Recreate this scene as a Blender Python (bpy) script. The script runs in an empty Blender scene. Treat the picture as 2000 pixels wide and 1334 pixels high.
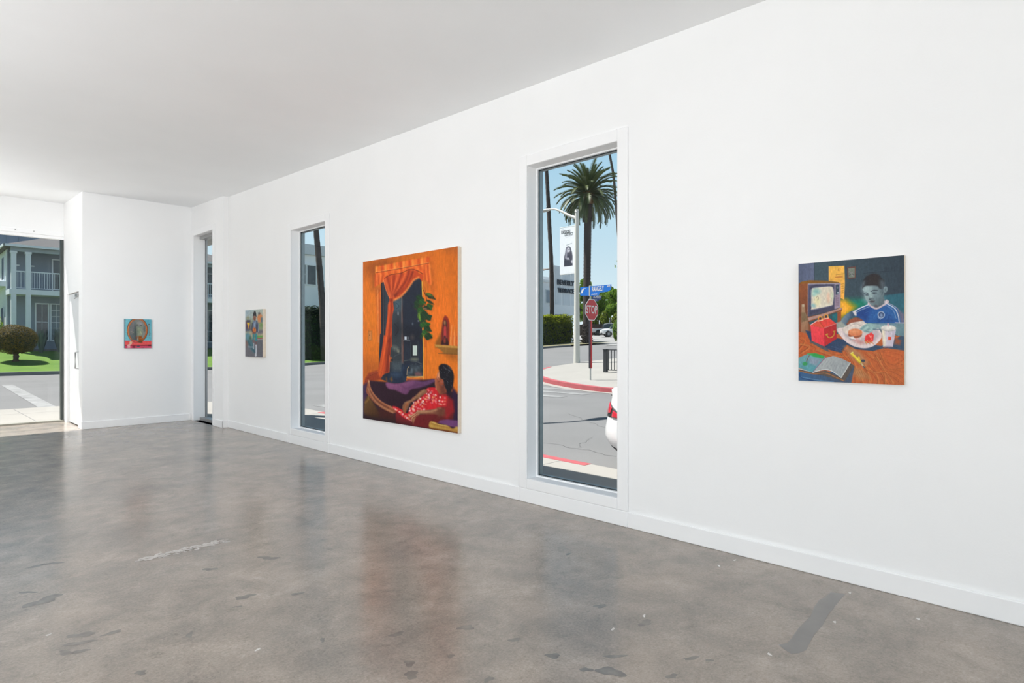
import bpy, bmesh, math, random
import numpy as np
from math import sin, cos, pi, radians, atan2, tan, sqrt, degrees
from mathutils import Vector, Matrix

random.seed(7)
SC = bpy.context.scene
COL = SC.collection

# ---------------------------------------------------------------- helpers
def lin1(v):
    v /= 255.0
    return v / 12.92 if v <= 0.04045 else ((v + 0.055) / 1.055) ** 2.4

def C(r, g, b):
    return (lin1(r), lin1(g), lin1(b))

def tag(o, label=None, cat=None, group=None, kind=None):
    if label: o['label'] = label
    if cat: o['category'] = cat
    if group: o['group'] = group
    if kind: o['kind'] = kind
    return o

def empty(name, loc=(0, 0, 0), label=None, cat=None, group=None, kind=None):
    o = bpy.data.objects.new(name, None)
    o.empty_display_size = 0.1
    o.location = loc
    COL.objects.link(o)
    return tag(o, label, cat, group, kind)

class MB:
    """collects shapes in world coordinates, builds ONE mesh object"""
    def __init__(self):
        self.v = []; self.f = []; self.m = []; self.s = []
    def add(self, vs, fs, mi=0, smooth=False):
        b = len(self.v)
        self.v.extend([tuple(p) for p in vs])
        for f in fs:
            self.f.append([i + b for i in f]); self.m.append(mi); self.s.append(smooth)
        return self
    def box(self, x0, x1, y0, y1, z0, z1, mi=0):
        vs = [(x0,y0,z0),(x1,y0,z0),(x1,y1,z0),(x0,y1,z0),(x0,y0,z1),(x1,y0,z1),(x1,y1,z1),(x0,y1,z1)]
        return self.add(vs, [(3,2,1,0),(4,5,6,7),(0,1,5,4),(1,2,6,5),(2,3,7,6),(3,0,4,7)], mi)
    def quad(self, a, b, c, d, mi=0, smooth=False):
        return self.add([a, b, c, d], [(0,1,2,3)], mi, smooth)
    def prism(self, poly, vec, mi=0, smooth=False):
        """polygon (3D points, planar) extruded along vec"""
        n = len(poly); vec = Vector(vec)
        p = [Vector(q) for q in poly]
        vs = p + [q + vec for q in p]
        fs = [tuple(range(n - 1, -1, -1)), tuple(range(n, 2 * n))]
        fs += [(i, (i + 1) % n, n + (i + 1) % n, n + i) for i in range(n)]
        return self.add(vs, fs, mi, smooth)
    def tube(self, path, rad, n=8, mi=0, smooth=True, cap=True, squash=1.0):
        path = [Vector(p) for p in path]
        if not hasattr(rad, '__len__'): rad = [rad] * len(path)
        vs = []; fs = []
        up = Vector((0, 0, 1))
        for i, p in enumerate(path):
            t = (path[min(i + 1, len(path) - 1)] - path[max(i - 1, 0)]).normalized()
            a = t.cross(up)
            if a.length < 1e-3: a = Vector((1, 0, 0)) - t * t.x
            a.normalize(); b = a.cross(t).normalized()
            for k in range(n):
                w = 2 * pi * k / n
                vs.append(p + a * (cos(w) * rad[i]) + b * (sin(w) * rad[i] * squash))
        for i in range(len(path) - 1):
            for k in range(n):
                k2 = (k + 1) % n
                fs.append((i*n+k, i*n+k2, (i+1)*n+k2, (i+1)*n+k))
        self.add(vs, fs, mi, smooth)
        if cap:
            self.add(vs[:n], [tuple(range(n - 1, -1, -1))], mi)
            self.add(vs[-n:], [tuple(range(n))], mi)
        return self
    def ellipsoid(self, c, r, nu=16, nv=10, mi=0, jit=0.0, smooth=True):
        vs = []; fs = []
        for j in range(nv + 1):
            th = pi * j / nv
            for i in range(nu):
                ph = 2 * pi * i / nu
                k = 1 + (random.uniform(-jit, jit) if 0 < j < nv else 0)
                vs.append((c[0] + r[0]*k*sin(th)*cos(ph), c[1] + r[1]*k*sin(th)*sin(ph), c[2] + r[2]*k*cos(th)))
        for j in range(nv):
            for i in range(nu):
                i2 = (i + 1) % nu
                fs.append((j*nu+i, (j+1)*nu+i, (j+1)*nu+i2, j*nu+i2))
        return self.add(vs, fs, mi, smooth)
    def lathe(self, prof, c=(0,0,0), axis='z', n=24, mi=0, smooth=True):
        vs = []; fs = []
        for (r, h) in prof:
            for i in range(n):
                a = 2*pi*i/n
                if axis == 'z': p = (c[0]+r*cos(a), c[1]+r*sin(a), c[2]+h)
                elif axis == 'x': p = (c[0]+h, c[1]+r*cos(a), c[2]+r*sin(a))
                else: p = (c[0]+r*sin(a), c[1]+h, c[2]+r*cos(a))
                vs.append(p)
        for j in range(len(prof)-1):
            for i in range(n):
                i2 = (i+1) % n
                fs.append((j*n+i, j*n+i2, (j+1)*n+i2, (j+1)*n+i))
        return self.add(vs, fs, mi, smooth)
    def leaf(self, p, size, nrm, mi=0, aspect=0.5):
        """a small pointed leaf"""
        p = Vector(p); n = Vector(nrm).normalized()
        a = n.cross(Vector((random.uniform(-1,1), random.uniform(-1,1), random.uniform(-1,1))))
        if a.length < 1e-4: a = Vector((1,0,0))
        a.normalize(); b = n.cross(a)
        a *= size*0.5; b *= size*0.5*aspect
        return self.add([p-a, p+b, p+a, p-b], [(0,1,2,3)], mi)
    def build(self, name, mats, parent=None, origin=None, bevel=0.0, weld=True):
        if not isinstance(mats, (list, tuple)): mats = [mats]
        off = Vector(origin) if origin is not None else (parent_loc(parent) if parent else Vector((0,0,0)))
        me = bpy.data.meshes.new(name)
        me.from_pydata([(p[0]-off[0], p[1]-off[1], p[2]-off[2]) for p in self.v], [], self.f)
        for m in mats: me.materials.append(m)
        me.polygons.foreach_set('material_index', self.m)
        me.polygons.foreach_set('use_smooth', self.s)
        me.update()
        o = bpy.data.objects.new(name, me)
        COL.objects.link(o)
        if parent: o.parent = parent
        elif origin is not None: o.location = origin
        if bevel > 0:
            md = o.modifiers.new('bevel', 'BEVEL'); md.width = bevel; md.segments = 2; md.limit_method = 'ANGLE'
        return o

def parent_loc(o):
    v = Vector((0,0,0))
    while o is not None:
        v += o.location; o = o.parent
    return v

def copy_tree(o, parent=None):
    c = o.copy(); COL.objects.link(c)
    if parent: c.parent = parent
    for ch in list(o.children): copy_tree(ch, c)
    return c

def text_mesh(body, size=1.0, ext=0.0, bold=0.0, align='CENTER', sx=1.0):
    cu = bpy.data.curves.new('lettering', 'FONT')
    cu.body = body; cu.size = size; cu.extrude = ext; cu.offset = bold
    cu.align_x = align; cu.align_y = 'CENTER'; cu.resolution_u = 3
    o = bpy.data.objects.new('lettering', cu); COL.objects.link(o)
    dg = bpy.context.evaluated_depsgraph_get()
    me = bpy.data.meshes.new_from_object(o.evaluated_get(dg))
    bpy.data.objects.remove(o); bpy.data.curves.remove(cu)
    return me

def text_add(mb, body, size, origin, right, up, ext=0.002, bold=0.0, align='CENTER', sx=1.0, mi=0):
    """writing standing in the plane (right, up) at origin, appended to a mesh builder"""
    me = text_mesh(body, size, ext, bold, align)
    R = Vector(right).normalized(); U = Vector(up).normalized(); N = R.cross(U)
    O = Vector(origin)
    vs = [O + R*(v.co.x*sx) + U*v.co.y + N*v.co.z for v in me.vertices]
    mb.add(vs, [tuple(p.vertices) for p in me.polygons], mi)
    bpy.data.meshes.remove(me)

# ---------------------------------------------------------------- materials
MATS = {}
def mat(name, col, rough=0.6, metal=0.0, var=0.06, scale=6.0, bump=0.0, bscale=None, spec=0.5, col2=None, coat=0.0, trans=0.0, stretch=None, detail=4.0, tcol=None):
    if name in MATS: return MATS[name]
    m = bpy.data.materials.new(name); m.use_nodes = True
    nt = m.node_tree; b = nt.nodes['Principled BSDF']
    b.inputs['Roughness'].default_value = rough
    b.inputs['Metallic'].default_value = metal
    b.inputs['Specular IOR Level'].default_value = spec
    if coat: b.inputs['Coat Weight'].default_value = coat; b.inputs['Coat Roughness'].default_value = 0.05
    tc = nt.nodes.new('ShaderNodeTexCoord')
    src = tc.outputs['Object']
    if stretch:
        mp = nt.nodes.new('ShaderNodeMapping'); mp.inputs['Scale'].default_value = stretch
        nt.links.new(src, mp.inputs['Vector']); src = mp.outputs['Vector']
    nz = nt.nodes.new('ShaderNodeTexNoise'); nz.inputs['Scale'].default_value = scale; nz.inputs['Detail'].default_value = detail
    nt.links.new(src, nz.inputs['Vector'])
    rp = nt.nodes.new('ShaderNodeValToRGB')
    a = [max(0, c*(1-var)) for c in col]; d = [c*(1+var) for c in (col2 or col)]
    if col2: a = list(col); d = list(col2)
    rp.color_ramp.elements[0].position = 0.3; rp.color_ramp.elements[1].position = 0.7
    rp.color_ramp.elements[0].color = (*a, 1); rp.color_ramp.elements[1].color = (*d, 1)
    nt.links.new(nz.outputs['Fac'], rp.inputs['Fac'])
    nt.links.new(rp.outputs['Color'], b.inputs['Base Color'])
    if bump > 0:
        n2 = nt.nodes.new('ShaderNodeTexNoise'); n2.inputs['Scale'].default_value = bscale or scale*4; n2.inputs['Detail'].default_value = 6
        nt.links.new(src, n2.inputs['Vector'])
        bp = nt.nodes.new('ShaderNodeBump'); bp.inputs['Strength'].default_value = bump; bp.inputs['Distance'].default_value = 0.02
        nt.links.new(n2.outputs['Fac'], bp.inputs['Height']); nt.links.new(bp.outputs['Normal'], b.inputs['Normal'])
    if trans > 0:
        tr = nt.nodes.new('ShaderNodeBsdfTranslucent')
        if tcol: tr.inputs['Color'].default_value = (*tcol, 1)
        else: nt.links.new(rp.outputs['Color'], tr.inputs['Color'])
        mx = nt.nodes.new('ShaderNodeMixShader'); mx.inputs[0].default_value = trans
        out = nt.nodes['Material Output']
        nt.links.new(b.outputs[0], mx.inputs[1]); nt.links.new(tr.outputs[0], mx.inputs[2]); nt.links.new(mx.outputs[0], out.inputs['Surface'])
    MATS[name] = m
    return m

def glass(name, tint, refl=0.05):
    m = bpy.data.materials.new(name); m.use_nodes = True
    nt = m.node_tree; nt.nodes.remove(nt.nodes['Principled BSDF'])
    tr = nt.nodes.new('ShaderNodeBsdfTransparent'); tr.inputs['Color'].default_value = (*tint, 1)
    gl = nt.nodes.new('ShaderNodeBsdfGlossy'); gl.inputs['Roughness'].default_value = 0.02; gl.inputs['Color'].default_value = (.9,.95,.97,1)
    mx = nt.nodes.new('ShaderNodeMixShader'); mx.inputs[0].default_value = refl
    nt.links.new(tr.outputs[0], mx.inputs[1]); nt.links.new(gl.outputs[0], mx.inputs[2])
    nt.links.new(mx.outputs[0], nt.nodes['Material Output'].inputs['Surface'])
    return m

def paint_mat(name, rough=0.55, spec=0.2):
    m = bpy.data.materials.new(name); m.use_nodes = True
    nt = m.node_tree; b = nt.nodes['Principled BSDF']
    at = nt.nodes.new('ShaderNodeAttribute'); at.attribute_name = 'pigment'
    tc = nt.nodes.new('ShaderNodeTexCoord')
    nz = nt.nodes.new('ShaderNodeTexNoise'); nz.inputs['Scale'].default_value = 160; nz.inputs['Detail'].default_value = 3
    nt.links.new(tc.outputs['Object'], nz.inputs['Vector'])
    bp = nt.nodes.new('ShaderNodeBump'); bp.inputs['Strength'].default_value = 0.12; bp.inputs['Distance'].default_value = 0.002
    nt.links.new(nz.outputs['Fac'], bp.inputs['Height']); nt.links.new(bp.outputs['Normal'], b.inputs['Normal'])
    nt.links.new(at.outputs['Color'], b.inputs['Base Color'])
    b.inputs['Roughness'].default_value = rough; b.inputs['Specular IOR Level'].default_value = spec
    return m

def wall_mat(name, col):
    return mat(name, col, rough=0.75, var=0.012, scale=1.3, bump=0.03, bscale=90, spec=0.25)

M_WALL = wall_mat('white_wall_paint', (.90,.90,.90))
M_CEIL = wall_mat('white_ceiling_paint', (.925,.935,.945))
M_TRIM = mat('white_trim_enamel', (.91,.91,.915), rough=0.38, var=0.01, scale=2, spec=0.4)
M_ALU = mat('brushed_aluminium', (.42,.42,.42), rough=0.4, metal=0.7, var=0.05, scale=30)
M_BRONZE = mat('dark_window_metal', C(138,150,154), rough=0.45, metal=0.3, var=0.06, scale=20)
M_BLACKGASKET = mat('black_gasket', (.012,.013,.014), rough=0.7)
M_GLASS = glass('window_glass', (.965,.975,.975), 0.010)
M_GLASS2 = glass('storefront_glass', (.975,.98,.978), 0.012)

def floor_material():
    m = bpy.data.materials.new('polished_concrete'); m.use_nodes = True
    nt = m.node_tree; b = nt.nodes['Principled BSDF']; L = nt.links.new
    tc = nt.nodes.new('ShaderNodeTexCoord')
    def noise(scale, detail=5, rough=0.55, dist=0.0, vec=None):
        n = nt.nodes.new('ShaderNodeTexNoise'); n.inputs['Scale'].default_value = scale; n.inputs['Detail'].default_value = detail
        n.inputs['Roughness'].default_value = rough; n.inputs['Distortion'].default_value = dist
        L(vec or tc.outputs['Object'], n.inputs['Vector']); return n
    def ramp(src, p0, c0, p1, c1):
        r = nt.nodes.new('ShaderNodeValToRGB'); e = r.color_ramp.elements
        e[0].position = p0; e[0].color = (*c0, 1); e[1].position = p1; e[1].color = (*c1, 1)
        L(src, r.inputs['Fac']); return r
    def mix(fac, a, b_, mode='MIX'):
        x = nt.nodes.new('ShaderNodeMix'); x.data_type = 'RGBA'; x.blend_type = mode
        if isinstance(fac, float): x.inputs[0].default_value = fac
        else: L(fac, x.inputs[0])
        L(a, x.inputs[6]); L(b_, x.inputs[7]); return x.outputs[2]
    big = ramp(noise(0.55, 5, .6, .6).outputs['Fac'], .30, (.262,.231,.203), .72, (.425,.364,.312))
    warm = ramp(noise(1.4, 6, .65, .3).outputs['Fac'], .30, (.245,.227,.208), .75, (.445,.374,.315))
    c = mix(0.5, big.outputs['Color'], warm.outputs['Color'])
    cloud = ramp(noise(3.5, 8, .7, .5).outputs['Fac'], .3, (.74,.75,.76), .72, (1.19,1.18,1.17))
    c = mix(1.0, c, cloud.outputs['Color'], 'MULTIPLY')
    veil = ramp(noise(2.1, 10, .72, .2).outputs['Fac'], .52, (1,1,1), .74, (1.32,1.32,1.32))
    c = mix(1.0, c, veil.outputs['Color'], 'MULTIPLY')
    fleck = ramp(noise(16, 8, .75, .4).outputs['Fac'], .30, (.78,.77,.76), .46, (1,1,1))
    c = mix(1.0, c, fleck.outputs['Color'], 'MULTIPLY')
    grit = ramp(noise(70, 6, .8).outputs['Fac'], .3, (.72,.72,.72), .7, (1.22,1.21,1.2))
    c = mix(1.0, c, grit.outputs['Color'], 'MULTIPLY')
    # dark spots worn into the slab
    vo = nt.nodes.new('ShaderNodeTexVoronoi'); vo.inputs['Scale'].default_value = 26
    L(tc.outputs['Object'], vo.inputs['Vector'])
    sp = ramp(vo.outputs['Distance'], .04, (.62,.6,.58), .12, (1,1,1))
    c = mix(0.55, c, mix(1.0, c, sp.outputs['Color'], 'MULTIPLY'))
    vs = nt.nodes.new('ShaderNodeTexVoronoi'); vs.inputs['Scale'].default_value = 11
    L(tc.outputs['Object'], vs.inputs['Vector'])
    pale = ramp(vs.outputs['Distance'], .012, (1.6,1.6,1.55), .03, (1,1,1))
    c = mix(1.0, c, pale.outputs['Color'], 'MULTIPLY')
    L(c, b.inputs['Base Color'])
    rr = ramp(noise(2.2, 6, .65).outputs['Fac'], .3, (.15,.15,.15), .75, (.27,.27,.27))
    L(rr.outputs['Color'], b.inputs['Roughness'])
    b.inputs['Specular IOR Level'].default_value = 0.38
    bp = nt.nodes.new('ShaderNodeBump'); bp.inputs['Strength'].default_value = 0.06; bp.inputs['Distance'].default_value = 0.01
    L(noise(5, 5, .6).outputs['Fac'], bp.inputs['Height']); L(bp.outputs['Normal'], b.inputs['Normal'])
    return m
M_FLOOR = floor_material()
M_PATCH = mat('concrete_repair', (.212,.203,.194), rough=0.3, var=0.08, scale=9)
M_STAIN = mat('floor_stain', (.20,.183,.166), rough=0.25, var=0.2, scale=20)
M_SCUFF = mat('floor_scuff', (.58,.55,.52), rough=0.4, var=0.2, scale=60)
# ---------------------------------------------------------------- light levels
SUN_E = 8.5; SKY_E = 1.0; EXPO = 0.0
FILL_LAMPS = [   # unseen area lights added to fill the room, three standing in for window daylight
    ('added_daylight', (-7.35, 2.0, 1.7), (9.0, 3.0), 165, (0, 2.0, 10.5), (.945, .975, 1)),
    ('added_daylight', (-2.2, -6.35, 1.7), (7.9, 3.0), 228, (-2.2, 0, 5.0), (.945, .975, 1)),
    ('added_daylight', (-2.9, 14.55, 1.7), (3.2, 3.0), 140, (-1.6, 12.9, 4.6), (.945, .975, 1), 95),  # added outside the entrance glazing to brighten the alcove
    ('added_wall_fill', (-1.2, 8.8, 3.6), (.7, .7), 14, (1.6, 12.4, 2.2), (.95, .978, 1), 70),  # unseen area light added to brighten the end wall
    ('added_ceiling_fill', (-3.4, 1.0, 1.9), (1.2, 1.2), 215, (-2.2, 2.4, 3.8), (.95, .978, 1)),  # this one and the next are added to brighten the ceiling
    ('added_ceiling_fill', (-2.6, 6.0, 1.9), (1.2, 1.2), 84, (-1.2, 6.2, 3.9), (.95, .978, 1)),
]
# ---------------------------------------------------------------- the room
DX = 4.162            # inner face of the long right wall
XW = 4.366            # its outer face
XC = 4.066            # thicker wall pier that holds the narrow corner window
YP = 10.867           # where the pier starts
YE = 12.409           # face of the short end wall
XR = 2.335            # its free edge and the return wall beside the entrance
YS = 14.0             # glazed entrance front
XL, YB = -7.0, -6.0   # walls behind and left of the viewer
def ceil_z(y): return 3.790 + 0.0215*y

def blob(cx, cy, rx, ry, rot=0, n=14, jag=0.25, z=0.0006):
    pts = []; ph = [random.uniform(0, 2*pi) for _ in range(3)]
    for i in range(n):
        a = 2*pi*i/n; k = 1 + jag*(.55*sin(2*a+ph[0])+.45*sin(3*a+ph[1])+.3*sin(5*a+ph[2]))
        x = rx*cos(a)*k; y = ry*sin(a)*k
        pts.append((cx + x*cos(rot) - y*sin(rot), cy + x*sin(rot) + y*cos(rot), z))
    return pts

# floor with its stains and the grey repair patch
fl = MB()
fl.box(XL-.2, XW, YB-.2, YS+.06, -0.06, 0.0, 0)
# grey repair: a strip with a foot, near the right wall
TH = atan2(1225.0, 1179.0)
def fpt(px, py, z=0.0):
    u = (px-1000)/1179.0; v = (667-py)/1179.0
    rx, ry = sin(TH)+u*cos(TH), cos(TH)-u*sin(TH)
    t = (z-1.5)/v
    return (rx*t, ry*t)
patch = [(1622,1157),(1640,1159),(1652,1160),(1640,1172),(1630,1186),(1618,1200),(1606,1222),(1590,1240),(1580,1258),(1575,1270),
         (1560,1276),(1545,1277),(1534,1270),(1520,1259),(1538,1256),(1547,1245),(1560,1226),(1583,1205),(1590,1186),(1600,1172),(1612,1166)]
fl.add([(*fpt(*p), 0.0006) for p in patch], [tuple(range(len(patch)))[::-1]], 1)
stains = [(160,1240,.10,.05),(155,1256,.11,.035),(128,1275,.06,.04),(158,1272,.07,.025),(220,1236,.08,.03),(85,1173,.17,.08),(55,1157,.09,.025),
          (275,1314,.05,.03),(478,1166,.09,.05),(580,1160,.06,.03),(465,1185,.04,.02),(370,1240,.03,.05),(775,1239,.06,.04),(800,1296,.05,.04),
          (803,1318,.06,.05),(955,1327,.04,.03),(910,1226,.07,.05),(1172,1184,.08,.03),(1260,1217,.09,.04),(1080,1281,.07,.035),(1200,1282,.09,.025),
          (1145,1308,.05,.03),(1192,1312,.11,.06),(1110,1082,.06,.02),(1350,1286,.08,.02),(1385,1290,.03,.02),(1312,1321,.05,.03),(630,1250,.02,.04),
          (105,1100,.12,.03),(70,1106,.10,.03),(410,1112,.08,.04),(400,1063,.05,.02),(430,1053,.05,.02),(525,1090,.12,.05),(880,1282,.03,.03),(1005,1250,.05,.03)]
for (px, py, rx, ry) in stains:
    x, y = fpt(px, py)
    pts = blob(x, y, rx*.55, ry*.6, random.uniform(-1, .2), 26, .38)
    fl.add(pts, [tuple(range(26))], 2)
sc = [(275,1093),(310,1083),(345,1076),(385,1068),(425,1058),(440,1056),(438,1062),(400,1072),(360,1083),(320,1090),(285,1095)]
for k in range(150):
    t = random.random(); px = 275+165*t + random.uniform(-6,6); py = 1094-38*t + random.uniform(-3.5,3.5)
    x, y = fpt(px, py)
    pts = blob(x, y, random.uniform(.008,.03), random.uniform(.004,.012), random.uniform(-.3,.3)-.2, 8, .3, .0006+k*.00001)
    fl.add(pts, [tuple(range(8))], 3)
for (px, py) in [(1630,1215),(1197,1229),(1793,1209),(1503,1278),(503,1269),(95,1240),(1660,1158),(1435,1094),(1404,1105),(1258,1203)]:
    x, y = fpt(px, py); pts = blob(x, y, .016, .008, random.random(), 8, .4); fl.add(pts, [tuple(range(8))], 3)
o = fl.build('floor', [M_FLOOR, M_PATCH, M_STAIN, M_SCUFF])
tag(o, 'polished grey brown concrete floor with stains and a repair patch', 'floor', kind='structure')

# ceiling slab (falls slightly towards the viewer)
cb = MB()
def cslab(mb, x0, x1, y0, y1, t=.12):
    vs = [(x0,y0,ceil_z(y0)),(x1,y0,ceil_z(y0)),(x1,y1,ceil_z(y1)),(x0,y1,ceil_z(y1))]
    mb.prism(vs, (0,0,t))
cslab(cb, XL-.2, XW, YB-.2, YS+.2)
tag(cb.build('ceiling', M_CEIL), 'white painted gently sloping ceiling', 'ceiling', kind='structure')

# long right wall with three openings
OPEN2 = (7.52, 8.52, .222, 3.136); OPEN3 = (2.80, 3.80, .222, 3.136)
def wall_run(mb, x0, x1, ya, yb, openings):
    """wall along Y made of solid blocks around its openings, top follows the ceiling"""
    y = ya
    def blk(y0, y1, z0, z1=None):
        za = z1 if z1 is not None else ceil_z(y0)+.05; zb = z1 if z1 is not None else ceil_z(y1)+.05
        vs = [(x0,y0,z0),(x1,y0,z0),(x1,y1,z0),(x0,y1,z0),(x0,y0,za),(x1,y0,za),(x1,y1,zb),(x0,y1,zb)]
        mb.add(vs, [(3,2,1,0),(4,5,6,7),(0,1,5,4),(1,2,6,5),(2,3,7,6),(3,0,4,7)])
    for (a, b, z0, z1) in sorted(openings):
        blk(y, a, -.05); blk(a, b, z1)
        if z0 > -.04: blk(a, b, -.05, z0)
        y = b
    blk(y, yb, -.05)
wb = MB(); wall_run(wb, DX, XW, YB-.2, YP+.004, [OPEN2, OPEN3])
tag(wb.build('wall_right', M_WALL), 'long white wall with two tall windows and three paintings', 'wall', kind='structure')
OPEN1 = (11.335, 12.279, 0.0, 3.50)
wb = MB(); wall_run(wb, XC, XC+.24, YP, YE+.15, [OPEN1])
tag(wb.build('wall_pier', M_WALL), 'thicker white wall section around the narrow corner window', 'wall', kind='structure')
# short end wall and return
def wall_x(mb, x0, x1, y0, y1, z0=-.05, z1=None):
    za = z1 if z1 is not None else ceil_z(y0)+.05; zb = z1 if z1 is not None else ceil_z(y1)+.05
    vs = [(x0,y0,z0),(x1,y0,z0),(x1,y1,z0),(x0,y1,z0),(x0,y0,za),(x1,y0,za),(x1,y1,zb),(x0,y1,zb)]
    mb.add(vs, [(3,2,1,0),(4,5,6,7),(0,1,5,4),(1,2,6,5),(2,3,7,6),(3,0,4,7)])
wb = MB(); wall_x(wb, XR+.15, XC, YE, YE+.15)
tag(wb.build('wall_end', M_WALL), 'short white end wall with the small mirror painting', 'wall', kind='structure')
DOOR = (12.69, 13.70, 2.375)
wb = MB()
wall_x(wb, XR, XR+.15, YE, DOOR[0]); wall_x(wb, XR, XR+.15, DOOR[0], DOOR[1], DOOR[2]); wall_x(wb, XR, XR+.15, DOOR[1], YS+.06)
wall_x(wb, XR+.09, XR+.15, DOOR[0], DOOR[1], -.05, DOOR[2])
tag(wb.build('wall_return', M_WALL), 'sunlit white return wall beside the entrance glazing', 'wall', kind='structure')
wb = MB(); wall_x(wb, XL, XR, YS-.06, YS+.14, 3.54)
wall_x(wb, XL-.2, -4.6, YS-.06, YS+.14)
tag(wb.build('wall_front', M_WALL), 'white wall above the entrance glazing', 'wall', kind='structure')
wb = MB(); wall_run(wb, XL-.2, XL, YB-.2, YS+.14, [(-4.6, 8.6, .25, 3.35)])
tag(wb.build('wall_left', M_WALL), 'white wall on the far left side of the room', 'wall', kind='structure')
wb = MB(); wall_x(wb, XL-.2, -6.2, YB-.2, YB); wall_x(wb, 1.8, XW, YB-.2, YB); wall_x(wb, -6.2, 1.8, YB-.2, YB, -.05, .25); wall_x(wb, -6.2, 1.8, YB-.2, YB, 3.35)
tag(wb.build('wall_back', M_WALL), 'white wall behind the viewer', 'wall', kind='structure')
# exterior roof mass with parapet, corner canopy
rb = MB(); rb.box(XL-.3, XW+.03, YB-.3, YS+.16, 4.16, 4.62)
M_STUCCO = mat('white_stucco', (.72,.72,.70), rough=0.85, var=0.05, scale=8, bump=.1, bscale=60)
tag(rb.build('roof', M_STUCCO), 'flat roof edge of the gallery seen from outside', 'roof', kind='structure')
# outer shell around the corner vestibule
rb = MB(); rb.box(XR+.15, XW, YS+.02, YS+.14, -.05, 4.16)
tag(rb.build('wall_corner', M_STUCCO), 'outer corner wall beside the entrance', 'wall', kind='structure')
rb = MB(); rb.box(XW+.03, 4.98, 11.15, 15.3, 3.62, 3.80)
tag(rb.build('roof_canopy', mat('soffit_grey', C(176,176,172), rough=.8)), 'flat grey canopy over the corner pavement', 'roof', kind='structure')

# baseboards
bb = MB()
H0 = .128; T0 = .017
for (a, b) in [(YB, OPEN3[0]-.1), (OPEN3[1]+.1, OPEN2[0]-.1), (OPEN2[1]+.1, YP)]:
    bb.box(DX-T0, DX, a, b, 0, H0)
for op in (OPEN3, OPEN2):
    bb.box(DX-T0, DX, op[0]-.1, op[1]+.1, 0, H0)
tag(bb.build('baseboard_right', M_TRIM, bevel=.007), 'white baseboard along the long right wall', 'baseboard', kind='structure')
bb = MB(); bb.box(XC-T0, XC, YP-T0, OPEN1[0]-.1, 0, H0); bb.box(XC-T0, DX-T0, YP-T0, YP, 0, H0)
tag(bb.build('baseboard_pier', M_TRIM, bevel=.007), 'white baseboard around the wall pier', 'baseboard', kind='structure')
bb = MB(); bb.box(XR-T0, XC-T0, YE-T0, YE, 0, H0); bb.box(XR-T0, XR, YE, DOOR[0]-.06, 0, H0)
tag(bb.build('baseboard_end', M_TRIM, bevel=.007), 'white baseboard of the short end wall', 'baseboard', kind='structure')

# window casings and windows
def casing(name, op, label, x=DX):
    y0, y1, z0, z1 = op; t = .019; w = .1
    m = MB()
    m.box(x-t, x, y0-w, y0, H0, z1+w); m.box(x-t, x, y1, y1+w, H0, z1+w)
    m.box(x-t, x, y0, y1, z1, z1+w); m.box(x-t, x, y0, y1, H0, z0)
    return tag(m.build(name, M_TRIM, bevel=.007), label, 'window trim', kind='structure')
casing('trim_2', OPEN2, 'flat white casing around the second tall window')
casing('trim_3', OPEN3, 'flat white casing around the nearest tall window')
def window(name, op, label):
    y0, y1, z0, z1 = op
    w = empty(name, (DX, (y0+y1)/2, z0), label, 'window', kind='structure')
    m = MB(); a = .115; b = .135; s = .012          # white stop bead
    m.box(DX+a, DX+b, y0, y0+s, z0, z1); m.box(DX+a, DX+b, y1-s, y1, z0, z1)
    m.box(DX+a, DX+b, y0+s, y1-s, z1-s, z1); m.box(DX+a, DX+b, y0+s, y1-s, z0, z0+s)
    m.build('stop_bead', M_TRIM, w)
    m = MB(); a = .135; b = XW-DX-.003; s = .014
    m.box(DX+a, DX+b, y0, y0+s, z0, z1); m.box(DX+a, DX+b, y1-s, y1, z0, z1)
    m.box(DX+a, DX+b, y0+s, y1-s, z1-s, z1); m.box(DX+a, DX+b, y0+s, y1-s, z0, z0+s)
    m.build('frame', M_BRONZE, w)
    m = MB(); a = .136; b = .142; s2 = s+.006
    m.box(DX+a, DX+b, y0+s, y0+s2, z0+s, z1-s); m.box(DX+a, DX+b, y1-s2, y1-s, z0+s, z1-s)
    m.box(DX+a, DX+b, y0+s2, y1-s2, z1-s2, z1-s); m.box(DX+a, DX+b, y0+s2, y1-s2, z0+s, z0+s2)
    m.build('gasket', M_BLACKGASKET, w)
    m = MB(); m.box(DX+.143, DX+.149, y0+s, y1-s, z0+s, z1-s)
    m.build('pane', M_GLASS, w)
    return w
window('window_2', OPEN2, 'tall narrow window with a palm trunk outside')
window('window_3', OPEN3, 'tall window with the palm tree and street corner outside')
# narrow full-height corner window in the pier
y0, y1, z0, z1 = OPEN1
m = MB(); t = .012
m.box(XC-t, XC, y0-.1, y0, H0, z1+.1); m.box(XC-t, XC, y1, YE-T0, 0, z1+.1); m.box(XC-t, XC, y0, y1, z1, z1+.1); m.box(XC-t, XC, y0-.1, y0, 0, H0)
tag(m.build('trim_1', M_TRIM, bevel=.007), 'flat white casing around the narrow corner window', 'window trim', kind='structure')
w = empty('window_1', (XC, (y0+y1)/2, 0), 'narrow floor length window beside the corner', 'window', kind='structure')
m = MB()
m.box(XC+.10, XC+.238, y0, y1, z1-.055, z1); m.box(XC+.10, XC+.238, y0, y1, 0.0, .055)
m.box(XC+.205, XC+.238, y1-.012, y1, .055, z1-.055); m.box(XC+.205, XC+.238, y0, y0+.012, .055, z1-.055)
m.build('frame', M_ALU, w)
m = MB(); m.box(XC+.20, XC+.2049, y1-.012, y1, .055, z1-.055); m.box(XC+.2, XC+.2049, y0, y0+.012, .055, z1-.055)
m.build('gasket', M_BLACKGASKET, w)
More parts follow.
